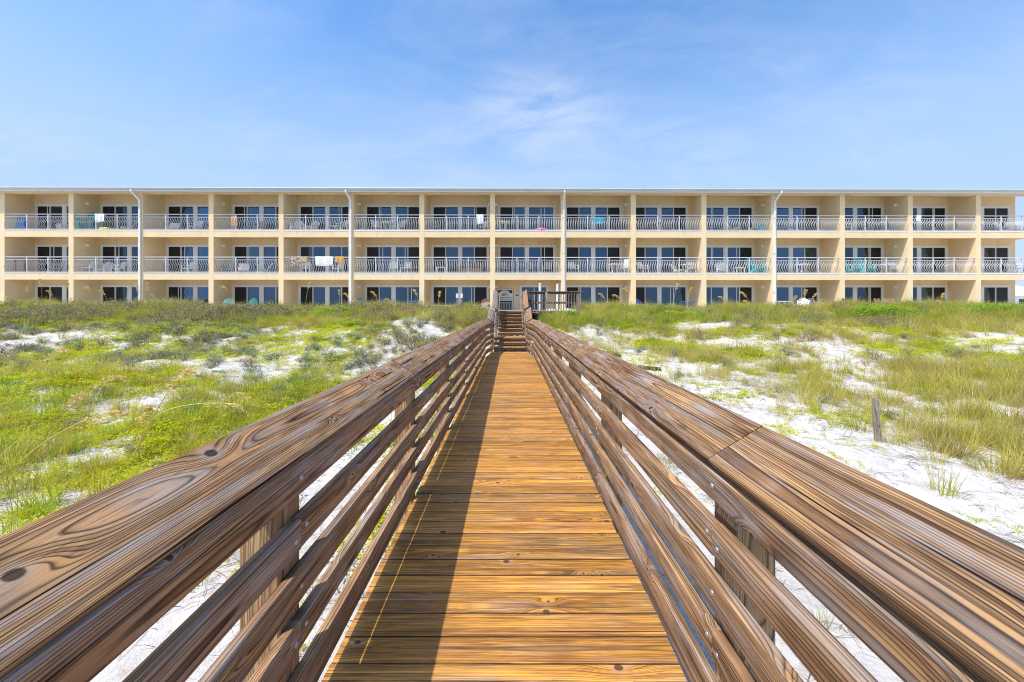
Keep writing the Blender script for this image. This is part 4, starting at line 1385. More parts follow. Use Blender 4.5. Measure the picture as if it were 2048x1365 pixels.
BUILD = {'ad': (adirondack, 'adirondack_chair', 'chair'), 'pc': (patio_chair, 'patio_chair', 'chair'), 'bc': (beach_chair, 'beach_chair', 'chair'), 'rt': (round_table, 'round_table', 'table'),
         'st': (side_table, 'side_table', 'table'), 'lt': (long_table, 'bar_table', 'table'), 'so': (sofa, 'wicker_sofa', 'sofa')}
ITEMS = [
    # kind, material, photo column, floor, depth, rotation in degrees (0 faces the sea), label
    ('ad', 'white_plastic', 128, 2, 0.8, -30, 'white slatted chair half hidden by column, top balcony nearest left picture edge'),
    ('ad', 'teal_plastic', 161, 2, 0.45, 20, 'teal slatted chair on top balcony beside hanging white towel'),
    ('bc', 'white_plastic', 255, 2, 0.7, -40, 'low white beach lounger on top balcony right of the hanging white towel'),
    ('bc', 'white_plastic', 345, 2, 0.8, 20, 'reclined white chair on top balcony just right of first downspout'),
    ('pc', 'white_plastic', 391, 2, 0.8, -15, 'upright white chair on top balcony, third bay, beside its right column'),
    ('pc', 'gray_sling', 520, 2, 0.9, 0, 'grey chair on top balcony right of the orange towel'),
    ('ad', 'white_plastic', 594, 2, 0.6, 15, 'white slatted chair at the left end of top balcony above hung towels'),
    ('ad', 'white_plastic', 621, 2, 0.75, -10, 'white slatted chair in the middle of top balcony above hung towels'),
    ('pc', 'white_plastic', 683, 2, 0.6, -35, 'white chair on top balcony beside the second downspout'),
    ('st', 'white_plastic', 664, 2, 0.7, 0, 'small white table on top balcony above hung towels'),
    ('bc', 'blue_plastic', 716, 2, 0.9, 90, 'blue folded chair on top balcony just right of second downspout'),
    ('pc', 'white_plastic', 753, 2, 0.65, 40, 'white armchair on left side of small round balcony table, top floor'),
    ('rt', 'white_plastic', 776, 2, 0.75, 0, 'white round table between two white armchairs on top balcony'),
    ('pc', 'white_plastic', 799, 2, 0.65, -40, 'white armchair on right side of small round balcony table, top floor'),
    ('pc', 'brown_wicker', 834, 2, 0.7, -30, 'brown chair at the column end of top balcony with white tables'),
    ('pc', 'gray_sling', 870, 2, 0.8, 30, 'grey chair at far left of top balcony with white towel on rail'),
    ('pc', 'gray_sling', 898, 2, 0.9, -20, 'grey chair in the middle of top balcony with white towel on rail'),
    ('pc', 'white_plastic', 968, 2, 0.6, -40, 'white strap chair under the white towel on top centre balcony'),
    ('rt', 'white_plastic', 1006, 2, 0.55, 0, 'white round table on top balcony with pink float'),
    ('bc', 'aqua_towel', 996, 2, 1.1, 70, 'aqua beach chair behind white round table on top centre balcony'),
    ('pc', 'brown_wicker', 1032, 2, 1.0, -10, 'brown chair right of white round table on top centre balcony'),
    ('pc', 'brown_wicker', 1242, 2, 0.9, -30, 'brown chair right of aqua towel on top balcony'),
    ('pc', 'tan_sling', 1283, 2, 0.7, 40, 'tan patio chair left of wicker-coloured table on top balcony'),
    ('rt', 'tan_sling', 1309, 2, 0.75, 0, 'tan round table with two tan chairs on top balcony'),
    ('pc', 'tan_sling', 1334, 2, 0.7, -40, 'tan patio chair right of wicker-coloured table on top balcony'),
    ('bc', 'lemon_vinyl', 1468, 2, 0.6, 60, 'lemon yellow low chair on top balcony left of the fourth downspout'),
    ('bc', 'dark_teal_plastic', 1503, 2, 0.6, 60, 'green low chair on top balcony left of the fourth downspout'),
    ('bc', 'turquoise_plastic', 1526, 2, 0.7, -60, 'pale aqua low chair on top balcony beside fourth downspout'),
    ('pc', 'gray_sling', 1579, 2, 0.6, 0, 'small grey chair on top balcony right of fourth downspout'),
    ('pc', 'white_plastic', 1699, 2, 0.6, 25, 'white chair behind the rail of top balcony, third bay from right edge'),
    ('rt', 'gray_sling', 1755, 2, 0.8, 0, 'grey round table on top balcony, third bay from right edge'),
    ('pc', 'gray_sling', 1736, 2, 0.8, 30, 'grey chair left of grey round table on top balcony'),
    ('pc', 'gray_sling', 1774, 2, 0.8, -30, 'grey chair right of grey round table on top balcony'),
    ('ad', 'white_plastic', 2016, 2, 0.7, 20, 'white slatted chair on top corner balcony nearest the end column'),
    ('ad', 'white_plastic', 2036, 2, 0.7, -10, 'white slatted chair on top corner balcony at the right picture edge'),
    ('lt', 'table_brown', 64, 1, 0.6, 0, 'brown high table on middle balcony nearest the left picture edge'),
    ('pc', 'gray_sling', 112, 1, 0.8, -20, 'grey chair right of brown high table on middle balcony'),
    ('pc', 'white_plastic', 176, 1, 0.6, 0, 'low white chair at left of middle balcony next to first downspout'),
    ('ad', 'white_plastic', 205, 1, 1.0, 10, 'white slatted chair in middle of second middle-floor balcony'),
    ('pc', 'white_plastic', 236, 1, 0.9, -20, 'white chair near the doors of second middle-floor balcony'),
    ('pc', 'white_plastic', 376, 1, 0.9, -15, 'white chair on middle balcony right of first downspout'),
    ('bc', 'gray_sling', 437, 1, 0.6, 40, 'low grey lounger at left end of middle balcony left of the hung towels'),
    ('bc', 'white_plastic', 487, 1, 0.6, 30, 'low white lounger in middle of balcony left of the hung towels'),
    ('bc', 'gray_sling', 530, 1, 0.6, -60, 'grey lounger at right end of middle balcony left of the hung towels'),
    ('pc', 'white_plastic', 612, 1, 0.8, 20, 'white chair behind the floral towel on middle balcony'),
    ('pc', 'white_plastic', 676, 1, 0.8, -20, 'white chair under the gold towel on middle balcony'),
    ('pc', 'white_plastic', 787, 1, 0.6, 15, 'white slatted patio chair, left of a pair on middle balcony past second downspout'),
    ('pc', 'white_plastic', 812, 1, 0.6, -15, 'white slatted patio chair, right of a pair on middle balcony past second downspout'),
    ('st', 'gray_sling', 832, 1, 0.6, 0, 'small grey table beside the pair of white chairs on middle balcony'),
    ('st', 'white_plastic', 882, 1, 0.6, 0, 'small white stool table on middle balcony left of the wicker sofa'),
    ('so', 'brown_wicker', 943, 1, 0.9, 0, 'brown wicker sofa on middle balcony left of the centre column'),
    ('pc', 'brown_wicker', 905, 1, 1.0, 20, 'brown chair between white stool and wicker sofa on middle balcony'),
    ('pc', 'gray_sling', 1010, 1, 0.8, 30, 'grey chair at left of middle balcony above the beach gate'),
    ('pc', 'gray_sling', 1058, 1, 0.7, 0, 'grey chair in the middle of the balcony above the beach gate'),
    ('pc', 'gray_sling', 1094, 1, 0.7, -20, 'grey chair at right of middle balcony above the beach gate'),
    ('pc', 'white_plastic', 1147, 1, 0.6, 20, 'white strap chair on middle balcony beside third downspout'),
    ('rt', 'white_plastic', 1229, 1, 0.7, 0, 'white round table on middle balcony with closed white blinds'),
    ('pc', 'white_plastic', 1248, 1, 0.6, -40, 'white chair right of white table on balcony with closed blinds'),
    ('pc', 'white_plastic', 1286, 1, 0.6, 30, 'white strap chair at the left end of middle balcony, two bays past third downspout'),
    ('bc', 'white_plastic', 1356, 1, 0.7, 40, 'low white lounger on middle balcony left of a white chair'),
    ('rt', 'white_plastic', 1374, 1, 0.9, 0, 'low white round table behind the white lounger on middle balcony'),
    ('pc', 'white_plastic', 1390, 1, 0.6, -25, 'white strap chair at right end of middle balcony beside white lounger'),
    ('ad', 'white_plastic', 1443, 1, 0.6, -20, 'white tall slatted chair on middle balcony left of a turquoise one'),
    ('ad', 'turquoise_plastic', 1513, 1, 0.7, 15, 'turquoise slatted chair on middle balcony left of fourth downspout'),
    ('st', 'white_plastic', 1478, 1, 0.7, 0, 'small white table between white and turquoise slatted chairs'),
    ('rt', 'white_plastic', 1604, 1, 0.7, 0, 'white round table alone on middle balcony right of fourth downspout'),
    ('ad', 'turquoise_plastic', 1704, 1, 0.75, 15, 'turquoise slatted chair, left one of a pair on middle balcony near right edge'),
    ('ad', 'turquoise_plastic', 1731, 1, 0.75, -10, 'turquoise slatted chair, right one of a pair on middle balcony near right edge'),
    ('rt', 'white_plastic', 1772, 1, 0.7, 0, 'white round table right of the pair of turquoise chairs'),
    ('pc', 'white_plastic', 1798, 1, 0.7, -40, 'white chair right of white table beside the turquoise pair'),
    ('pc', 'gray_sling', 2030, 1, 0.6, -20, 'grey chair on middle corner balcony at the right picture edge'),
    ('ad', 'dark_teal_plastic', 296, 0, -0.4, 10, 'dark teal slatted chair on ground patio just right of first downspout'),
    ('ad', 'dark_teal_plastic', 323, 0, -0.4, -15, 'dark teal slatted chair on ground patio left of the third bay doors'),
    ('ad', 'dark_teal_plastic', 450, 0, -0.3, 10, 'dark teal slatted chair at left of fourth ground patio'),
    ('ad', 'dark_teal_plastic', 494, 0, -0.3, -10, 'dark teal slatted chair before the doors of fourth ground patio'),
    ('ad', 'blue_plastic', 722, 0, 0.0, 20, 'blue slatted chair on ground patio right of second downspout'),
    ('rt', 'blue_plastic', 829, 0, -0.6, 0, 'blue round table on ground patio left of the seventh bay'),
    ('ad', 'tan_sling', 968, 0, 0.1, -10, 'tan slatted chair on ground patio left of the beach gate'),
    ('ad', 'blue_plastic', 1281, 0, 0.4, 10, 'blue slatted chair on ground patio two bays right of the gate'),
    ('st', 'white_plastic', 1283, 0, -0.9, 0, 'white low table before the blue slatted chair on ground patio'),
    ('rt', 'blue_plastic', 1376, 0, -0.5, 0, 'dark blue round table on ground patio beside its right wall'),
    ('ad', 'white_plastic', 1602, 0, -0.8, -50, 'white slatted chair on ground patio right of fourth downspout'),
    ('rt', 'white_plastic', 1570, 0, -0.8, 0, 'white table on ground patio right of fourth downspout'),
    ('pc', 'gray_sling', 1634, 0, -0.7, 20, 'grey chair on ground patio right of a white slatted chair'),
    ('pc', 'brown_wicker', 1701, 0, -0.4, 0, 'dark brown chair at left of ground patio with tan chairs'),
    ('pc', 'tan_sling', 1766, 0, -0.6, 20, 'tan sling chair, left of a pair on ground patio'),
    ('pc', 'tan_sling', 1783, 0, -0.6, -20, 'tan sling chair, right of a pair on ground patio'),
    ('rt', 'turquoise_plastic', 1845, 0, -0.7, 0, 'turquoise table on ground patio near the right end of the building'),
]
for (kd, mt, px, f, dep, rot, lab) in ITEMS:
    fn, nm, cat = BUILD[kd]
    root = empty(nm, place(px, f, dep, {'rt': 0.5, 'lt': 0.9, 'so': 0.8}.get(kd, 0.40)), R(rot) + YAW, lab, cat, {'chair': 'balcony and patio chairs', 'table': 'balcony and patio tables'}.get(cat))
    if f == 0:
        root.location.z += 0.25 if kd in ('rt', 'st', 'pc') else 0.22
    if mt in ('teal_plastic', 'turquoise_plastic') and kd == 'ad':
        root.scale = (1.05, 1.05, 1.5) if mt == 'teal_plastic' else (1.2, 1.2, 1.28)
    fn(root, mt)
# ground-floor seats stand on a raised patio strip
P('patio_step', MB().box(XA + 2, XZ, -1.29, 0.85, FZ[0] + 0.003, FZ[0] + 0.22), 'concrete')

TOW = [('white_towel', 199, 2, 0.62, 0.55, 'white towel draped over top balcony rail beside teal chair'),
       ('white_towel', 960, 2, 0.46, 0.64, 'long white towel hung over top balcony rail left of centre column'),
       ('aqua_towel', 1197, 2, 0.72, 0.40, 'aqua towel hung on top balcony right of third downspout'),
       ('orange_towel', 468, 2, 0.40, 0.62, 'orange and white towel hung on top balcony, fourth bay'),
       ('floral_towel', 600, 1, 1.28, 0.60, 'dark floral towel on middle balcony rail, leftmost of three'),
       ('white_towel', 648, 1, 1.18, 0.60, 'white towel on middle balcony rail between floral and gold towels'),
       ('gold_towel', 679, 1, 0.62, 0.40, 'gold towel on middle balcony rail, rightmost of three'),
       ('white_towel', 1253, 1, 0.30, 0.55, 'narrow white towel on middle balcony beside white chair'),
       ('white_towel', 1838, 2, 0.34, 0.42, 'small white towel on top balcony, second bay from right edge')]
for (mt, px, f, wd, dr, lab) in TOW:
    inside_ = mt in ('orange_towel', 'aqua_towel') or px == 1253
    x, y_, z_ = place(px, f, 0)
    me = towel(None, mt, wd, dr, yoff=0.06, ztop=1.112 if not inside_ else 0.925)
    o = mobj('towel', me, None, T(x, y_, z_ + 0.02) @ Matrix.Rotation(YAW, 4, 'Z'))
    tag(o, lab, 'towel', 'towels on the balconies')
for (mt, px, dep, lab) in (('pink_vinyl', 1082, 0.42, 'pink ring float on top centre balcony floor'), ('lemon_vinyl', 217, 0.45, 'lemon ring float on top balcony below the white towel')):
    x, y_, z_ = place(px, 2, dep)
    o = mobj('pool_float', ring_float(mt), None, T(x, y_, z_))
    tag(o, lab, 'pool float')
x, y_, z_ = place(1108, 2, 0.4)
nd = MB().tube([(-0.45, 0, 0.04), (0.0, 0.03, 0.10), (0.40, 0.06, 0.42)], 0.035, 8)
tag(mobj('pool_noodle', nd.mesh('pool_noodle', M['lemon_vinyl'], True), None, T(x, y_, z_)), 'yellow foam pool noodle leaning beside the third downspout, top balcony', 'pool noodle')

# ------------------------------------------------------------------ small things on the dune
for (u, zt_, lab) in ((1080, 2.84, 'white post behind platform railing, left one of two'), (1115, 2.81, 'white post behind platform railing, right one of two')):
    x = (u - VX) / FPX * 20
    o = empty('white_post', (x, 20, 1.3), 0, lab, 'post', 'white posts behind the platform')
    P('shaft', MB().tube([(0, 0, -0.6), (0, 0, zt_ - 1.3 - 0.04)], 0.066, 12), 'white', o)
    P('cap', MB().tube([(0, 0, zt_ - 1.3 - 0.045), (0, 0, zt_ - 1.3 - 0.02), (0, 0, zt_ - 1.3)], [0.078, 0.078, 0.03], 12), 'white', o)
for (u, lab) in ((914.5, 'grey stake with white plate left of stair top, left one of two'), (923.5, 'grey stake with white plate left of stair top, right one of two')):
    x = (u - VX) / FPX * 18.6
    gz = float(height(x, 18.6))
    o = empty('marker_stake', (x, 18.6, gz), 0, lab, 'stake', 'stakes left of the stairs')
    board('stake', (x, 18.6, gz - 0.4), (x, 18.6, 2.22), T4, 0.06, 'gray', o, (0, -1, 0), (x, 18.6, gz))
    P('plate', MB().box(-0.055, 0.055, -0.055, -0.045, 2.04 - gz, 2.25 - gz), 'white', o)
for (xa_, xb_, yw, zz, lab) in ((-4.6, -1.1, 19.2, (1.70, 1.58), 'thin wire strung between stakes left of the stairs'), (13.5, 26.5, 20.6, (1.70, 1.60), 'thin wire fence in front of the right ground patios')):
    o = empty('wire_fence', ((xa_ + xb_) / 2, yw, zz[1] - 0.4), 0, lab, 'fence')
    c_ = Vector(((xa_ + xb_) / 2, yw, zz[1] - 0.4))
    for z_ in zz:
        P('wire', MB().tube([Vector((xa_, yw, z_)) - c_, Vector(((xa_ + xb_) / 2, yw, z_ - 0.015)) - c_, Vector((xb_, yw, z_)) - c_], 0.009, 5), 'alu', o)
    for k in range(5):
        x = xa_ + (xb_ - xa_) * k / 4
        P('stake', MB().box(x - c_.x - 0.02, x - c_.x + 0.02, 0.012, 0.05, -0.6, zz[0] - c_.z + 0.05), 'gray', o)
# weathered post on the right
x, y_ = px2w(1754, 882)
gz = float(height(x, y_))
lo = empty('weathered_post', (x, y_, gz), 0, 'leaning grey weathered post standing in the sand on the right', 'post')
b = MB()
ht_ = 86 * y_ / FPX
pts = [(0.0, 0, -0.3), (0.01, 0, 0.1), (-0.005, 0.01, ht_ * 0.5), (-0.02, 0, ht_ * 0.97), (-0.03, 0, ht_ + 0.01)]
b.tube(pts, [0.046, 0.045, 0.043, 0.042, 0.028], 9)
pm = b.mesh('shaft', None)
pm2 = bpy.data.meshes.new('shaft')
pm2.from_pydata([(v.co.z, v.co.x, v.co.y) for v in pm.vertices], [], [tuple(p_.vertices) for p_ in pm.polygons])
mobj('shaft', pm2, lo, Matrix(((0, 1, 0, 0), (0, 0, 1, 0), (1, 0, 0, 0), (0, 0, 0, 1))), M['gray'])


def lie(u0, v0, u1, v1, rad, mat, name, lab, cat, n=10):
    x0_, y0_ = px2w(u0, v0)
    x1_, y1_ = px2w(u1, v1)
    z0_, z1_ = float(height(x0_, y0_)), float(height(x1_, y1_))
    c_ = Vector(((x0_ + x1_) / 2, (y0_ + y1_) / 2, (z0_ + z1_) / 2))
    b = MB().tube([Vector((x0_, y0_, z0_ + rad * 0.7)) - c_, Vector((x1_, y1_, z1_ + rad * 0.7)) - c_], rad, n)
    return tag(mobj(name, b.mesh(name, M[mat], False), None, T(c_)), lab, cat)


lie(1276, 737, 1322, 742, 0.05, 'black', 'drain_pipe', 'black pipe lying on the sand right of the railing', 'pipe')
lie(1228, 712, 1240, 716, 0.06, 'black', 'pipe_stub', 'short black pipe end poking from the sand bluff', 'pipe')
lie(1424, 741, 1438, 742, 0.085, 'white', 'pipe_fitting', 'white pipe fitting half buried in the sand', 'pipe')
M['trash'] = plain('pale_plastic', (0.55, 0.66, 0.68), 0.3, 0.05, 5)
x, y_ = px2w(436, 745)
b = MB().tube([(-0.16, 0, 0.04), (-0.05, 0.01, 0.06), (0.10, 0.0, 0.05), (0.16, 0.0, 0.02)], [0.03, 0.05, 0.045, 0.01], 8)
tag(mobj('plastic_bag', b.mesh('plastic_bag', M['trash'], True), None, T(x, y_, float(height(x, y_)))), 'pale crumpled plastic litter on the bare sand at left', 'litter')

# far house beyond the right end
fh = empty('far_house', (62, 48, 0.9), 0, 'distant white low house beyond the right end of the building', 'house')
P('wall', MB().box(-6, 6, 0, 8, 0, 2.1), 'white', fh)
P('roof', MB().add([(-6.6, -0.6, 2.102), (6.6, -0.6, 2.102), (6.6, 8.6, 2.102), (-6.6, 8.6, 2.102), (-6, 4, 3.6), (6, 4, 3.6)], [(0, 1, 5, 4), (2, 3, 4, 5), (1, 2, 5), (3, 0, 4), (3, 2, 1, 0)]), 'roof', fh)
for k in range(4):
    P('window', MB().box(-5 + k * 3, -4 + k * 3, -0.03, -0.004, 0.7, 1.7), 'black', fh)

# ------------------------------------------------------------------ plants
SRC = {}


def blade(b, base, az, lean, L, wd, nseg=4, curl=0.6):
    """one tapered, bending grass blade"""
    d = Vector((math.cos(az), math.sin(az), 0))
    side = Vector((-d.y, d.x, 0))
    p = Vector(base)
    ang = lean
    vs = []
    for q in range(nseg + 1):
        wq = wd * (1 - (q / nseg) ** 1.5) / 2 + 0.0004
        vs += [p + side * wq, p - side * wq]
        st_ = L / nseg
        p = p + st_ * (math.sin(ang) * d + math.cos(ang) * Vector((0, 0, 1)))
        ang = min(2.3, ang + curl / nseg)
    b.add(vs, [(2 * q, 2 * q + 1, 2 * q + 3, 2 * q + 2) for q in range(nseg)])


def tuft(seed, n, rad, L0, L1, wd, lean=0.55, curl=0.8, wind=0.0):
    r_ = random.Random(seed)
    b = MB()
    for _ in range(n):
        a_ = r_.uniform(0, 6.283)
        rr_ = rad * math.sqrt(r_.random())
        az = a_ + r_.uniform(-0.7, 0.7)
        if r_.random() < wind:
            az = r_.uniform(-0.6, 0.6)
        blade(b, (rr_ * math.cos(a_), rr_ * math.sin(a_), -0.03), az, r_.uniform(0.03, lean), r_.uniform(L0, L1), wd * r_.uniform(0.7, 1.2), 4, r_.uniform(0.1, curl))
    return b


def leaf(b, c, nrm, L, wd, az):
    n_ = Vector(nrm).normalized()
    t_ = Vector((math.cos(az), math.sin(az), 0))
    t_ = (t_ - t_.dot(n_) * n_).normalized()
    s_ = n_.cross(t_)
    c = Vector(c)
    b.add([c - t_ * L / 2, c + s_ * wd / 2, c + t_ * L / 2, c - s_ * wd / 2], [(0, 1, 2, 3)])


def creeper(seed, n, rad, h, L, runners=6):
    """mat of small leaves along runners on the sand"""
    r_ = random.Random(seed)
    b = MB()
    for k in range(runners):
        az = r_.uniform(0, 6.283)
        p = Vector((r_.uniform(-0.3, 0.3) * rad, r_.uniform(-0.3, 0.3) * rad, 0))
        for q in range(n // runners):
            p = p + Vector((math.cos(az), math.sin(az), 0)) * rad * 1.6 / (n / runners)
            az += r_.uniform(-0.35, 0.35)
            for s in range(2):
                c = p + Vector((r_.uniform(-1, 1) * 0.05, r_.uniform(-1, 1) * 0.05, r_.uniform(0.01, h)))
                leaf(b, c, (r_.uniform(-0.8, 0.8), r_.uniform(-0.8, 0.8), 1), L * r_.uniform(0.6, 1.2), L * r_.uniform(0.4, 0.7), r_.uniform(0, 6.28))
    return b


def brushclump(seed, n, rad, h, L, twigs=18):
    """woody little dune shrub: thin branching stems carrying small leaves"""
    r_ = random.Random(seed)
    lv, tw = MB(), MB()
    for k in range(twigs):
        az = r_.uniform(0, 6.283)
        ln = r_.uniform(0.2, 1.0)
        tip = Vector((math.cos(az) * rad * ln, math.sin(az) * rad * ln, h * r_.uniform(0.45, 1.0) * (1.15 - 0.6 * ln)))
        mid = tip * 0.5 + Vector((r_.uniform(-0.05, 0.05), r_.uniform(-0.05, 0.05), 0.05))
        tw.tube([(0.02 * math.cos(az), 0.02 * math.sin(az), -0.04), mid, tip], [0.007, 0.005, 0.002], 3, False)
        for q in range(n // twigs):
            s = r_.uniform(0.35, 1.05)
            c = (mid * (1 - s) * 2 if s < 0.5 else mid + (tip - mid) * (s - 0.5) * 2) if s >= 0.5 else mid * s * 2
            c = c + Vector((r_.gauss(0, 1), r_.gauss(0, 1), r_.gauss(0, 0.8))) * 0.045
            leaf(lv, c, (r_.uniform(-1, 1), r_.uniform(-1, 1), r_.uniform(0.1, 1)), L * r_.uniform(0.6, 1.3), L * 0.42 * r_.uniform(0.7, 1.2), r_.uniform(0, 6.28))
    return lv, tw


def two_mat(lv, tw, m1, m2, name):
    me = lv.mesh(name)
    n1_ = len(lv.f)
    b = MB()
    b.add(lv.v, lv.f)
    b.add(tw.v, tw.f)
    me = bpy.data.meshes.new(name)
    me.from_pydata(b.v, [], b.f)
    me.materials.append(M[m1])
    me.materials.append(M[m2])
    me.polygons.foreach_set('material_index', [0] * n1_ + [1] * (len(b.f) - n1_))
    me.update()
    return me


def source(key, meshes):
    """an unlinked collection whose members are scattered by geometry nodes"""
    c = bpy.data.collections.new('source_' + key)
    for k, me in enumerate(meshes):
        o = bpy.data.objects.new('%s_%02d' % (key, k), me)
        c.objects.link(o)
    SRC[key] = (c, len(meshes))


source('grass', [tuft(100 + k, 46, 0.11, 0.14, 0.46, 0.0065, 0.5, 1.0, 0.25).mesh('grass_tuft', M['grass']) for k in range(6)])
source('lush', [tuft(130 + k, 64, 0.14, 0.10, 0.34, 0.0075, 0.6, 0.9, 0.1).mesh('lush_tuft', M['lush']) for k in range(5)])
source('straw', [tuft(160 + k, 36, 0.10, 0.18, 0.55, 0.0052, 0.6, 1.1, 0.35).mesh('straw_tuft', M['straw']) for k in range(5)])
source('lime', [creeper(200 + k, 132, 0.30, 0.06, 0.040, 7).mesh('creeper_mat', M['lime']) for k in range(6)])
source('brush', [two_mat(*brushclump(230 + k, 260, 0.34, 0.34, 0.038, 20), 'brush', 'twig', 'brush_clump') for k in range(5)])
source('sage', [two_mat(*brushclump(260 + k, 220, 0.26, 0.22, 0.042, 16), 'sage', 'twig', 'sage_clump') for k in range(4)])


def twigs(seed):
    r_ = random.Random(seed)
    b = MB()
    for k in range(7):
        a_ = r_.uniform(0, 6.28)
        c = Vector((r_.uniform(-0.2, 0.2), r_.uniform(-0.2, 0.2), 0.006))
        L = r_.uniform(0.04, 0.22)
        d = Vector((math.cos(a_), math.sin(a_), r_.uniform(0, 0.25))) * L
        b.tube([c, c + d * 0.5 + Vector((0, 0, 0.01)), c + d], [0.0028, 0.0022, 0.0012], 3, False)
    return b


source('litter', [twigs(300 + k).mesh('twig_litter', M['twig']) for k in range(5)])


def scatter(name, key, xy, sc, label, cat='plants', tilt=0.15):
    n_ = len(xy)
    x, y_ = xy[:, 0], xy[:, 1]
    z_ = height(x, y_)
    me = bpy.data.meshes.new(name)
    me.vertices.add(n_)
    me.vertices.foreach_set('co', np.stack([x, y_, z_], -1).astype(np.float32).ravel())
    cl_, cnt = SRC[key]
    e = 0.15
    gxn = (height(x + e, y_) - height(x - e, y_)) / (2 * e)
    gyn = (height(x, y_ + e) - height(x, y_ - e)) / (2 * e)
    rot = np.stack([np.arctan(gyn) * 0.6 + rng.normal(0, tilt, n_), -np.arctan(gxn) * 0.6 + rng.normal(0, tilt, n_), rng.uniform(0, 6.283, n_)], -1)
    for nm, tp, dat in (('rot', 'FLOAT_VECTOR', rot), ('scl', 'FLOAT', sc), ('idx', 'INT', rng.integers(0, cnt, n_))):
        a_ = me.attributes.new(nm, tp, 'POINT')
        if tp == 'FLOAT_VECTOR':
            a_.data.foreach_set('vector', dat.astype(np.float32).ravel())
        else:
            a_.data.foreach_set('value', dat.astype(np.float32 if tp == 'FLOAT' else np.int32))
    o = bpy.data.objects.new(name, me)
    COL.objects.link(o)
    tag(o, label, cat, kind='stuff')
    ng = bpy.data.node_groups.new(name + '_scatter', 'GeometryNodeTree')
    ng.interface.new_socket('Geometry', in_out='INPUT', socket_type='NodeSocketGeometry')
    ng.interface.new_socket('Geometry', in_out='OUTPUT', socket_type='NodeSocketGeometry')
    N, L = ng.nodes, ng.links
    gi, go = N.new('NodeGroupInput'), N.new('NodeGroupOutput')
    ci = N.new('GeometryNodeCollectionInfo')
    ci.inputs['Collection'].default_value = cl_
    ci.inputs['Separate Children'].default_value = True
    ci.inputs['Reset Children'].default_value = True
    ip = N.new('GeometryNodeInstanceOnPoints')
    ip.inputs['Pick Instance'].default_value = True

    def na(nm, tp):
        q = N.new('GeometryNodeInputNamedAttribute')
        q.data_type = tp
        q.inputs['Name'].default_value = nm
        return q.outputs[0]
    e2r = N.new('FunctionNodeEulerToRotation')
    L.new(na('rot', 'FLOAT_VECTOR'), e2r.inputs[0])
    L.new(gi.outputs[0], ip.inputs['Points'])
    L.new(ci.outputs[0], ip.inputs['Instance'])
    L.new(na('idx', 'INT'), ip.inputs['Instance Index'])
    L.new(e2r.outputs[0], ip.inputs['Rotation'])
    L.new(na('scl', 'FLOAT'), ip.inputs['Scale'])
    L.new(ip.outputs[0], go.inputs[0])
    md = o.modifiers.new('scatter', 'NODES')
    md.node_group = ng
    return o


def candidates(n_, ymin=3.0, ymax=21.5, seed=1):
    """random ground points in a fan a little wider than the view"""
    r_ = np.random.default_rng(seed)
    y_ = np.sqrt(r_.uniform((ymin + 2) ** 2, (ymax + 2) ** 2, n_)) - 2
    x = r_.uniform(-1, 1, n_) * (1.42 * y_ + 4)
    ok = ~((np.abs(x + 0.02) < 1.1) & (y_ < 18.5)) & ~((x > -0.9) & (x < 3.4) & (y_ > 17.2))
    return x[ok], y_[ok], r_


def choose(n_, dens, seed, ymin=3.0, ymax=21.5):
    x, y_, r_ = candidates(n_, ymin, ymax, seed)
    k = r_.random(len(x)) < dens(x, y_)
    x, y_ = x[k], y_[k]
    return np.stack([x, y_], -1), r_


crest = lambda y_: sstep(y_, 14.6, 16.4)
lefts = lambda x: (x < 0).astype(float)


def d_grass(x, y_):
    v = vegcover(x, y_)
    n_ = fbm(x, y_, 0.7, 201)
    mid = (1 - crest(y_))
    lower = 1 - sstep(y_, 9.0, 11.0)
    q = lefts(x) * (0.62 * lower * sstep(n_, 0.38, 0.56) + 0.06 * (1 - lower) * mid) + (1 - lefts(x)) * (0.75 * lower * sstep(n_, 0.34, 0.52) + 0.28 * (1 - lower) * mid)
    q = q + crest(y_) * 0.75 * sstep(n_, 0.36, 0.56) * (1 - 0.75 * lefts(x) * sstep(fbm(x, y_, 0.3, 245), 0.42, 0.58))
    return np.clip(v * q, 0, 1)


def d_lush(x, y_):
    v = vegcover(x, y_)
    n_ = fbm(x, y_, 0.55, 211)
    lower = 1 - sstep(y_, 9.0, 11.0)
    q = lefts(x) * lower * 0.60 * sstep(n_, 0.44, 0.58) + (1 - lefts(x)) * crest(y_) * 0.8 * sstep(n_, 0.36, 0.55) + lefts(x) * crest(y_) * 0.30 * sstep(n_, 0.45, 0.62)
    return np.clip(v * q, 0, 1)


def d_straw(x, y_):
    v = vegcover(x, y_)
    n_ = fbm(x, y_, 0.6, 221)
    q = (1 - lefts(x)) * (0.95 * (1 - crest(y_)) * sstep(n_, 0.38, 0.54) + 0.45 * crest(y_)) + lefts(x) * (0.14 + 0.40 * crest(y_) * sstep(n_, 0.4, 0.6))
    return np.clip(v * q, 0, 1)


def d_lime(x, y_):
    v = vegcover(x, y_)
    n_ = fbm(x, y_, 0.9, 231)
    q = 0.95 * inside(x, y_, LIMEP, 0.5, 77) + 0.60 * lefts(x) * (1 - sstep(y_, 8.5, 10.5)) * sstep(n_, 0.38, 0.52) + 0.42 * sstep(n_, 0.44, 0.60) * lefts(x) + 0.22 * (1 - lefts(x)) * sstep(n_, 0.48, 0.62) * sstep(y_, 9, 12) + 0.07 * sstep(n_, 0.55, 0.7)
    return np.clip(np.maximum(v, 0.22) * q * (1 - 0.5 * crest(y_)), 0, 1)


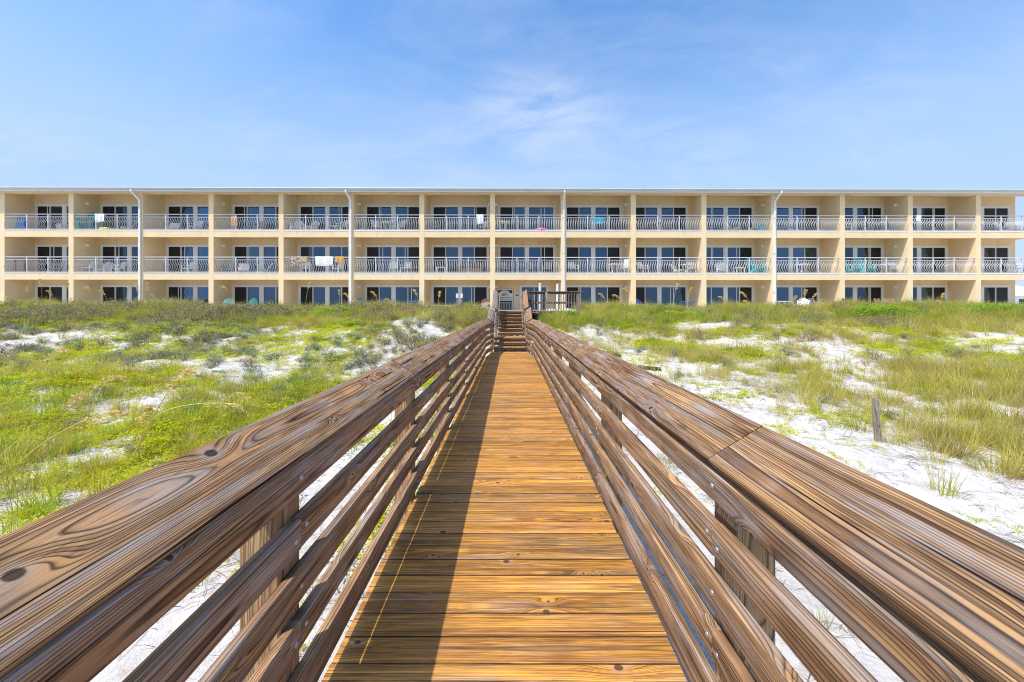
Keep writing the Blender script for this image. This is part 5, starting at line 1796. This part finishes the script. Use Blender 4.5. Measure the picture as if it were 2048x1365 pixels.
def d_brush(x, y_):
    v = vegcover(x, y_)
    n_ = fbm(x, y_, 0.5, 241)
    upl = sstep(y_, 10, 12)
    q = lefts(x) * (0.6 * upl * sstep(n_, 0.42, 0.58) + 1.0 * sstep(y_, 15.0, 16.4) * sstep(fbm(x, y_, 0.3, 245), 0.42, 0.58)) + (1 - lefts(x)) * (0.12 * upl + 0.15 * crest(y_)) * sstep(n_, 0.44, 0.6)
    return np.clip(v * q * 1.1, 0, 1)


def d_sage(x, y_):
    v = vegcover(x, y_)
    n_ = fbm(x, y_, 0.6, 251)
    return np.clip(v * (0.06 + lefts(x) * 1.0 * sstep(y_, 9.0, 11.5) * sstep(n_, 0.38, 0.52)) * (1 - 0.6 * crest(y_)), 0, 1)


def size(r_, n_, a_, b_, xy, k=0.0):
    return r_.uniform(a_, b_, n_) * (1 + k * sstep(xy[:, 1], 14.5, 17)) * (0.62 + 0.8 * fbm(xy[:, 0], xy[:, 1], 0.55, 333))


for (nm, key, n_, dn, sd, a_, b_, kk, lab, cat) in (
        ('dune_grass', 'grass', 40000, d_grass, 1, 0.5, 1.25, 0.30, 'yellow-green dune grass growing in tufts over the sand', 'grass'),
        ('lush_grass', 'lush', 32000, d_lush, 2, 0.55, 1.3, 0.35, 'fresh green grass in thick patches on the dune', 'grass'),
        ('dry_grass', 'straw', 32000, d_straw, 3, 0.5, 1.15, 0.3, 'thin straw-coloured dry grass on the dune', 'grass'),
        ('lime_creeper', 'lime', 52000, d_lime, 4, 0.6, 1.2, 0.0, 'lime-green creeping ground cover in flat mats on the sand', 'ground cover'),
        ('gray_brush', 'brush', 14000, d_brush, 5, 0.55, 1.25, 0.45, 'grey-brown low brush on the dune slope and crest', 'brush'),
        ('sage_brush', 'sage', 15000, d_sage, 6, 0.5, 1.1, 0.0, 'bluish grey-green sage plants on the sandy slope', 'brush')):
    xy, r_ = choose(n_, dn, sd)
    scatter(nm, key, xy, size(r_, len(xy), a_, b_, xy, kk), lab, cat)
xy, r_ = choose(22000, lambda x, y_: np.clip(0.30 + 0.7 * vegcover(x, y_), 0, 1), 7, 1.0, 17)
scatter('twig_litter', 'litter', xy, r_.uniform(0.5, 1.3, len(xy)), 'dry twigs and plant litter strewn on the sand', 'litter', 0.02)


# leafy bushes on the dune crest, each one its own plant
def bush_mesh(seed, rx, ry, h, n_):
    r_ = random.Random(seed)
    lv, st_ = MB(), MB()
    lobes = [(r_.uniform(-0.75, 0.75) * rx, r_.uniform(-0.6, 0.6) * ry, r_.uniform(0.35, 0.8) * h, r_.uniform(0.25, 0.45)) for _ in range(11)]
    for (a_, b_, c_, q_) in lobes:
        st_.tube([(a_ * 0.15, b_ * 0.15, -0.1), (a_ * 0.6, b_ * 0.6, c_ * 0.5), (a_, b_, c_)], [0.014, 0.010, 0.004], 4, False)
        for _ in range(n_ // 11):
            d = Vector((r_.gauss(0, 1), r_.gauss(0, 1), r_.gauss(0, 1))).normalized() * q_ * (r_.random() ** 0.35)
            c = Vector((a_ + d.x * rx * 1.1, b_ + d.y * ry * 1.1, max(0.02, c_ + d.z * h * 0.9)))
            leaf(lv, c, (d.x + r_.uniform(-0.6, 0.6), d.y + r_.uniform(-0.6, 0.6), d.z + r_.uniform(0, 0.8)), r_.uniform(0.05, 0.09), r_.uniform(0.022, 0.04), r_.uniform(0, 6.28))
    return lv, st_


for k, (u, v, ru, hh_, lab) in enumerate(((1690, 622, 80, 0.66, 'bright green bush on the crest in front of the third ground bay from right'), (1600, 628, 40, 0.36, 'small green bush on the crest left of the brightest bush'),
                                         (1775, 632, 50, 0.40, 'green bush on the right slope below a turquoise patio table'), (1985, 630, 70, 0.52, 'green bush on the crest at the right picture edge'), (1905, 628, 40, 0.34, 'small green bush on the crest left of the picture-edge bush'),
                                         (765, 618, 52, 0.55, 'bright green bush on the crest before a blue patio table'), (720, 624, 30, 0.30, 'small green bush below the second downspout'),
                                         (1145, 628, 30, 0.36, 'green bush growing below the baluster railing'), (1260, 622, 36, 0.38, 'green bush on the crest right of the platform'), (700, 652, 40, 0.26, 'low lime bush on the left slope beneath the crest'))):
    x, y_ = px2w(u, v)
    y_ = min(y_, 17.2)
    rx_ = ru * y_ / FPX
    lv, st_ = bush_mesh(500 + k, rx_, min(0.9, rx_ * 0.6), hh_, int(2600 * max(0.5, rx_)))
    o = empty('dune_bush', (x, y_, float(height(x, y_))), 0, lab, 'bush', 'leafy bushes on the dune')
    mobj('foliage', lv.mesh('foliage', M['bushleaf']), o)
    mobj('stem', st_.mesh('stem', M['twig']), o)


# sea oats: tall stems with drooping seed heads
def sea_oat(base, head, label, bend=0.24, hl=0.30, thick=1.0):
    base, head = Vector(base), Vector(head)
    d = head - base
    r_ = random.Random(int(abs(base.x) * 1000) + 7)
    side = Vector((1 if d.x >= 0 else -1, 0, 0))
    ctrl = base + Vector((d.x * bend, d.y * 0.3, d.z * (0.92 - bend) + 0.12 * abs(d.x)))
    pts = []
    for q in range(11):
        s_ = q / 10
        p_ = (1 - s_) ** 2 * base + 2 * s_ * (1 - s_) * ctrl + s_ * s_ * head
        pts.append(p_ - base)
    tip = pts[-1]
    dr = (pts[-1] - pts[-2]).normalized()
    ext = []
    for q in range(1, 5):
        ext.append(tip + dr * hl * 0.45 * q / 4 + Vector((side.x * 0.05, 0, -0.30)) * hl * (q / 4) ** 2)
    o = empty('sea_oats', base, 0, label, 'sea oats', 'sea oats stalks on the dune')
    allp = pts + ext
    n_ = len(allp)
    P('stem', MB().tube([Vector((0, 0, -0.08))] + allp, [0.0055 * thick] + [thick * 0.0055 * (1 - 0.65 * i_ / n_) for i_ in range(n_)], 4), 'oat', o)
    b = MB()
    seg = allp[-7:]
    for i_ in range(len(seg) - 1):
        for q in range(9):
            c = seg[i_].lerp(seg[i_ + 1], q / 9)
            for z_ in range(2):
                off_ = Vector((r_.gauss(0, 0.022), r_.gauss(0, 0.02), -abs(r_.gauss(0.018, 0.022)))) * (1.25 - 0.6 * i_ / 6) * hl / 0.3
                leaf(b, c + off_, (r_.uniform(-1, 1), -1 + r_.uniform(-0.8, 0.8), r_.uniform(-0.4, 0.6)), r_.uniform(0.028, 0.05) * thick, 0.013 * thick, r_.uniform(-1.2, 1.2))
    tag(mobj('seed_head', b.mesh('seed_head', M['oathead']), o), kind='stuff')
    # a few long arching leaves at the foot
    b = MB()
    for q in range(5):
        blade(b, (r_.uniform(-0.03, 0.03), r_.uniform(-0.03, 0.03), -0.03), r_.uniform(0, 6.28), r_.uniform(0.1, 0.5), r_.uniform(0.35, 0.7), 0.008, 5, 1.2)
    tag(mobj('leaf_blades', b.mesh('leaf_blades', M['grass']), o), kind='stuff')


ORD = ['first', 'second', 'third', 'fourth', 'fifth', 'sixth', 'seventh', 'eighth', 'ninth', 'tenth', 'eleventh', 'twelfth', 'thirteenth', 'fourteenth', 'fifteenth']
HEADS = [(19, 595, 6), (59, 575, 2), (82, 560, -4), (100, 583, -14), (139, 569, 10), (176, 576, -20), (205, 582, -16), (262, 566, 12), (275, 572, -6), (299, 568, 0), (306, 590, -12), (447, 573, -28), (622, 567, 12), (681, 582, 2), (692, 588, -14),
         (708, 597, -20), (746, 585, -14), (775, 599, -18), (829, 581, -12), (881, 585, 6), (1092, 588, -2), (1200, 588, -22), (1229, 590, -26), (1247, 577, -36), (1355, 569, 10), (1381, 578, 8), (1440, 594, -24), (1482, 585, -26), (1490, 602, -20),
         (1590, 594, 6), (1600, 598, 8), (1611, 582, 4), (1631, 588, 20), (1640, 600, 10), (1872, 604, -4), (1885, 588, 8)]
cnt = {}
for (u, v, lean) in HEADS:
    b = max(0, sum(1 for c_ in CPX if c_ < u) - 1)
    cnt[b] = cnt.get(b, 0) + 1
    yy = 16.6 + (u * 7 % 13) / 13 * 1.4
    if 1040 < u < 1170:
        yy = YP - 0.35
    xh, zh = (u - VX) / FPX * yy, EYE + (VY - v) / FPX * yy
    xb_ = xh - lean * yy / FPX * 1.0
    zb_ = float(height(xb_, yy))
    sea_oat((xb_, yy, zb_), (xh - 0.10 * (1 if lean >= 0 else -1) * 0.3, yy - 0.05, zh), 'golden sea oats stalk, %s from left before the %s ground-floor bay' % (ORD[cnt[b] - 1], ORD[b]), hl=0.30, thick=1.6)
for (u0, v0, u1, v1, hl, lab) in ((20, 945, 226, 822, 0.35, 'long sea oats stalk slanting up from the lower left grass edge'), (262, 930, 366, 745, 0.50, 'tallest foreground sea oats stalk with a rusty brown head'),
                                  (258, 925, 292, 818, 0.36, 'short upright sea oats stalk with a pale head beside the brown-headed one'), (287, 868, 470, 808, 0.30, 'arching sea oats stalk bent toward the left railing'),
                                  (20, 800, 120, 700, 0.45, 'drooping sea oats stalk above the lime mats at far left'), (100, 850, 225, 752, 0.45, 'sea oats stalk with drooping head left of the bare sand hollow'),
                                  (75, 905, 155, 790, 0.35, 'thin sea oats stalk in the lower left grass'), (440, 830, 476, 786, 0.25, 'small pale sea oats stalk right of the arching one')):
    x, y_ = px2w(u0, v0)
    zb_ = float(height(x, y_))
    sea_oat((x, y_, zb_), ((u1 - VX) / FPX * y_, y_, EYE + (VY - v1) / FPX * y_), lab, hl=hl, thick=1.9, bend=0.12 if 'arching' in lab else 0.40)

xy, r_ = choose(9000, lambda x, y_: np.clip(0.30 * (1 - vegcover(x, y_)) * sstep(fbm(x, y_, 1.1, 401), 0.42, 0.6), 0, 1), 8, 2.0, 15)
scatter('sand_seedlings', 'lime', xy, r_.uniform(0.15, 0.45, len(xy)), 'tiny yellow-green seedlings sprinkled on bare sand', 'ground cover')
xy, r_ = choose(5000, lambda x, y_: np.clip(0.22 * (1 - vegcover(x, y_)) * sstep(fbm(x, y_, 0.9, 411), 0.46, 0.62), 0, 1), 9, 2.5, 15)
scatter('sparse_grass', 'straw', xy, r_.uniform(0.35, 0.75, len(xy)), 'thin lone grass blades on bare sand', 'grass')

# blue body board leaning on the first top balcony
x, y_, z_ = place(38, 2, 0.55)
b = MB()
pts = [(-0.34, 0.0), (0.34, 0.0), (0.37, 0.35), (0.34, 0.85), (0.22, 1.02), (0.0, 1.08), (-0.22, 1.02), (-0.34, 0.85), (-0.37, 0.35)]
b.prism(pts, -0.03, 0.03)
tag(mobj('body_board', b.mesh('body_board', M['blue_plastic']), None, T(x, y_, z_ + 0.01) @ Matrix.Rotation(R(-8), 4, 'X')), 'blue body board leaning on top balcony nearest the left picture edge', 'body board')
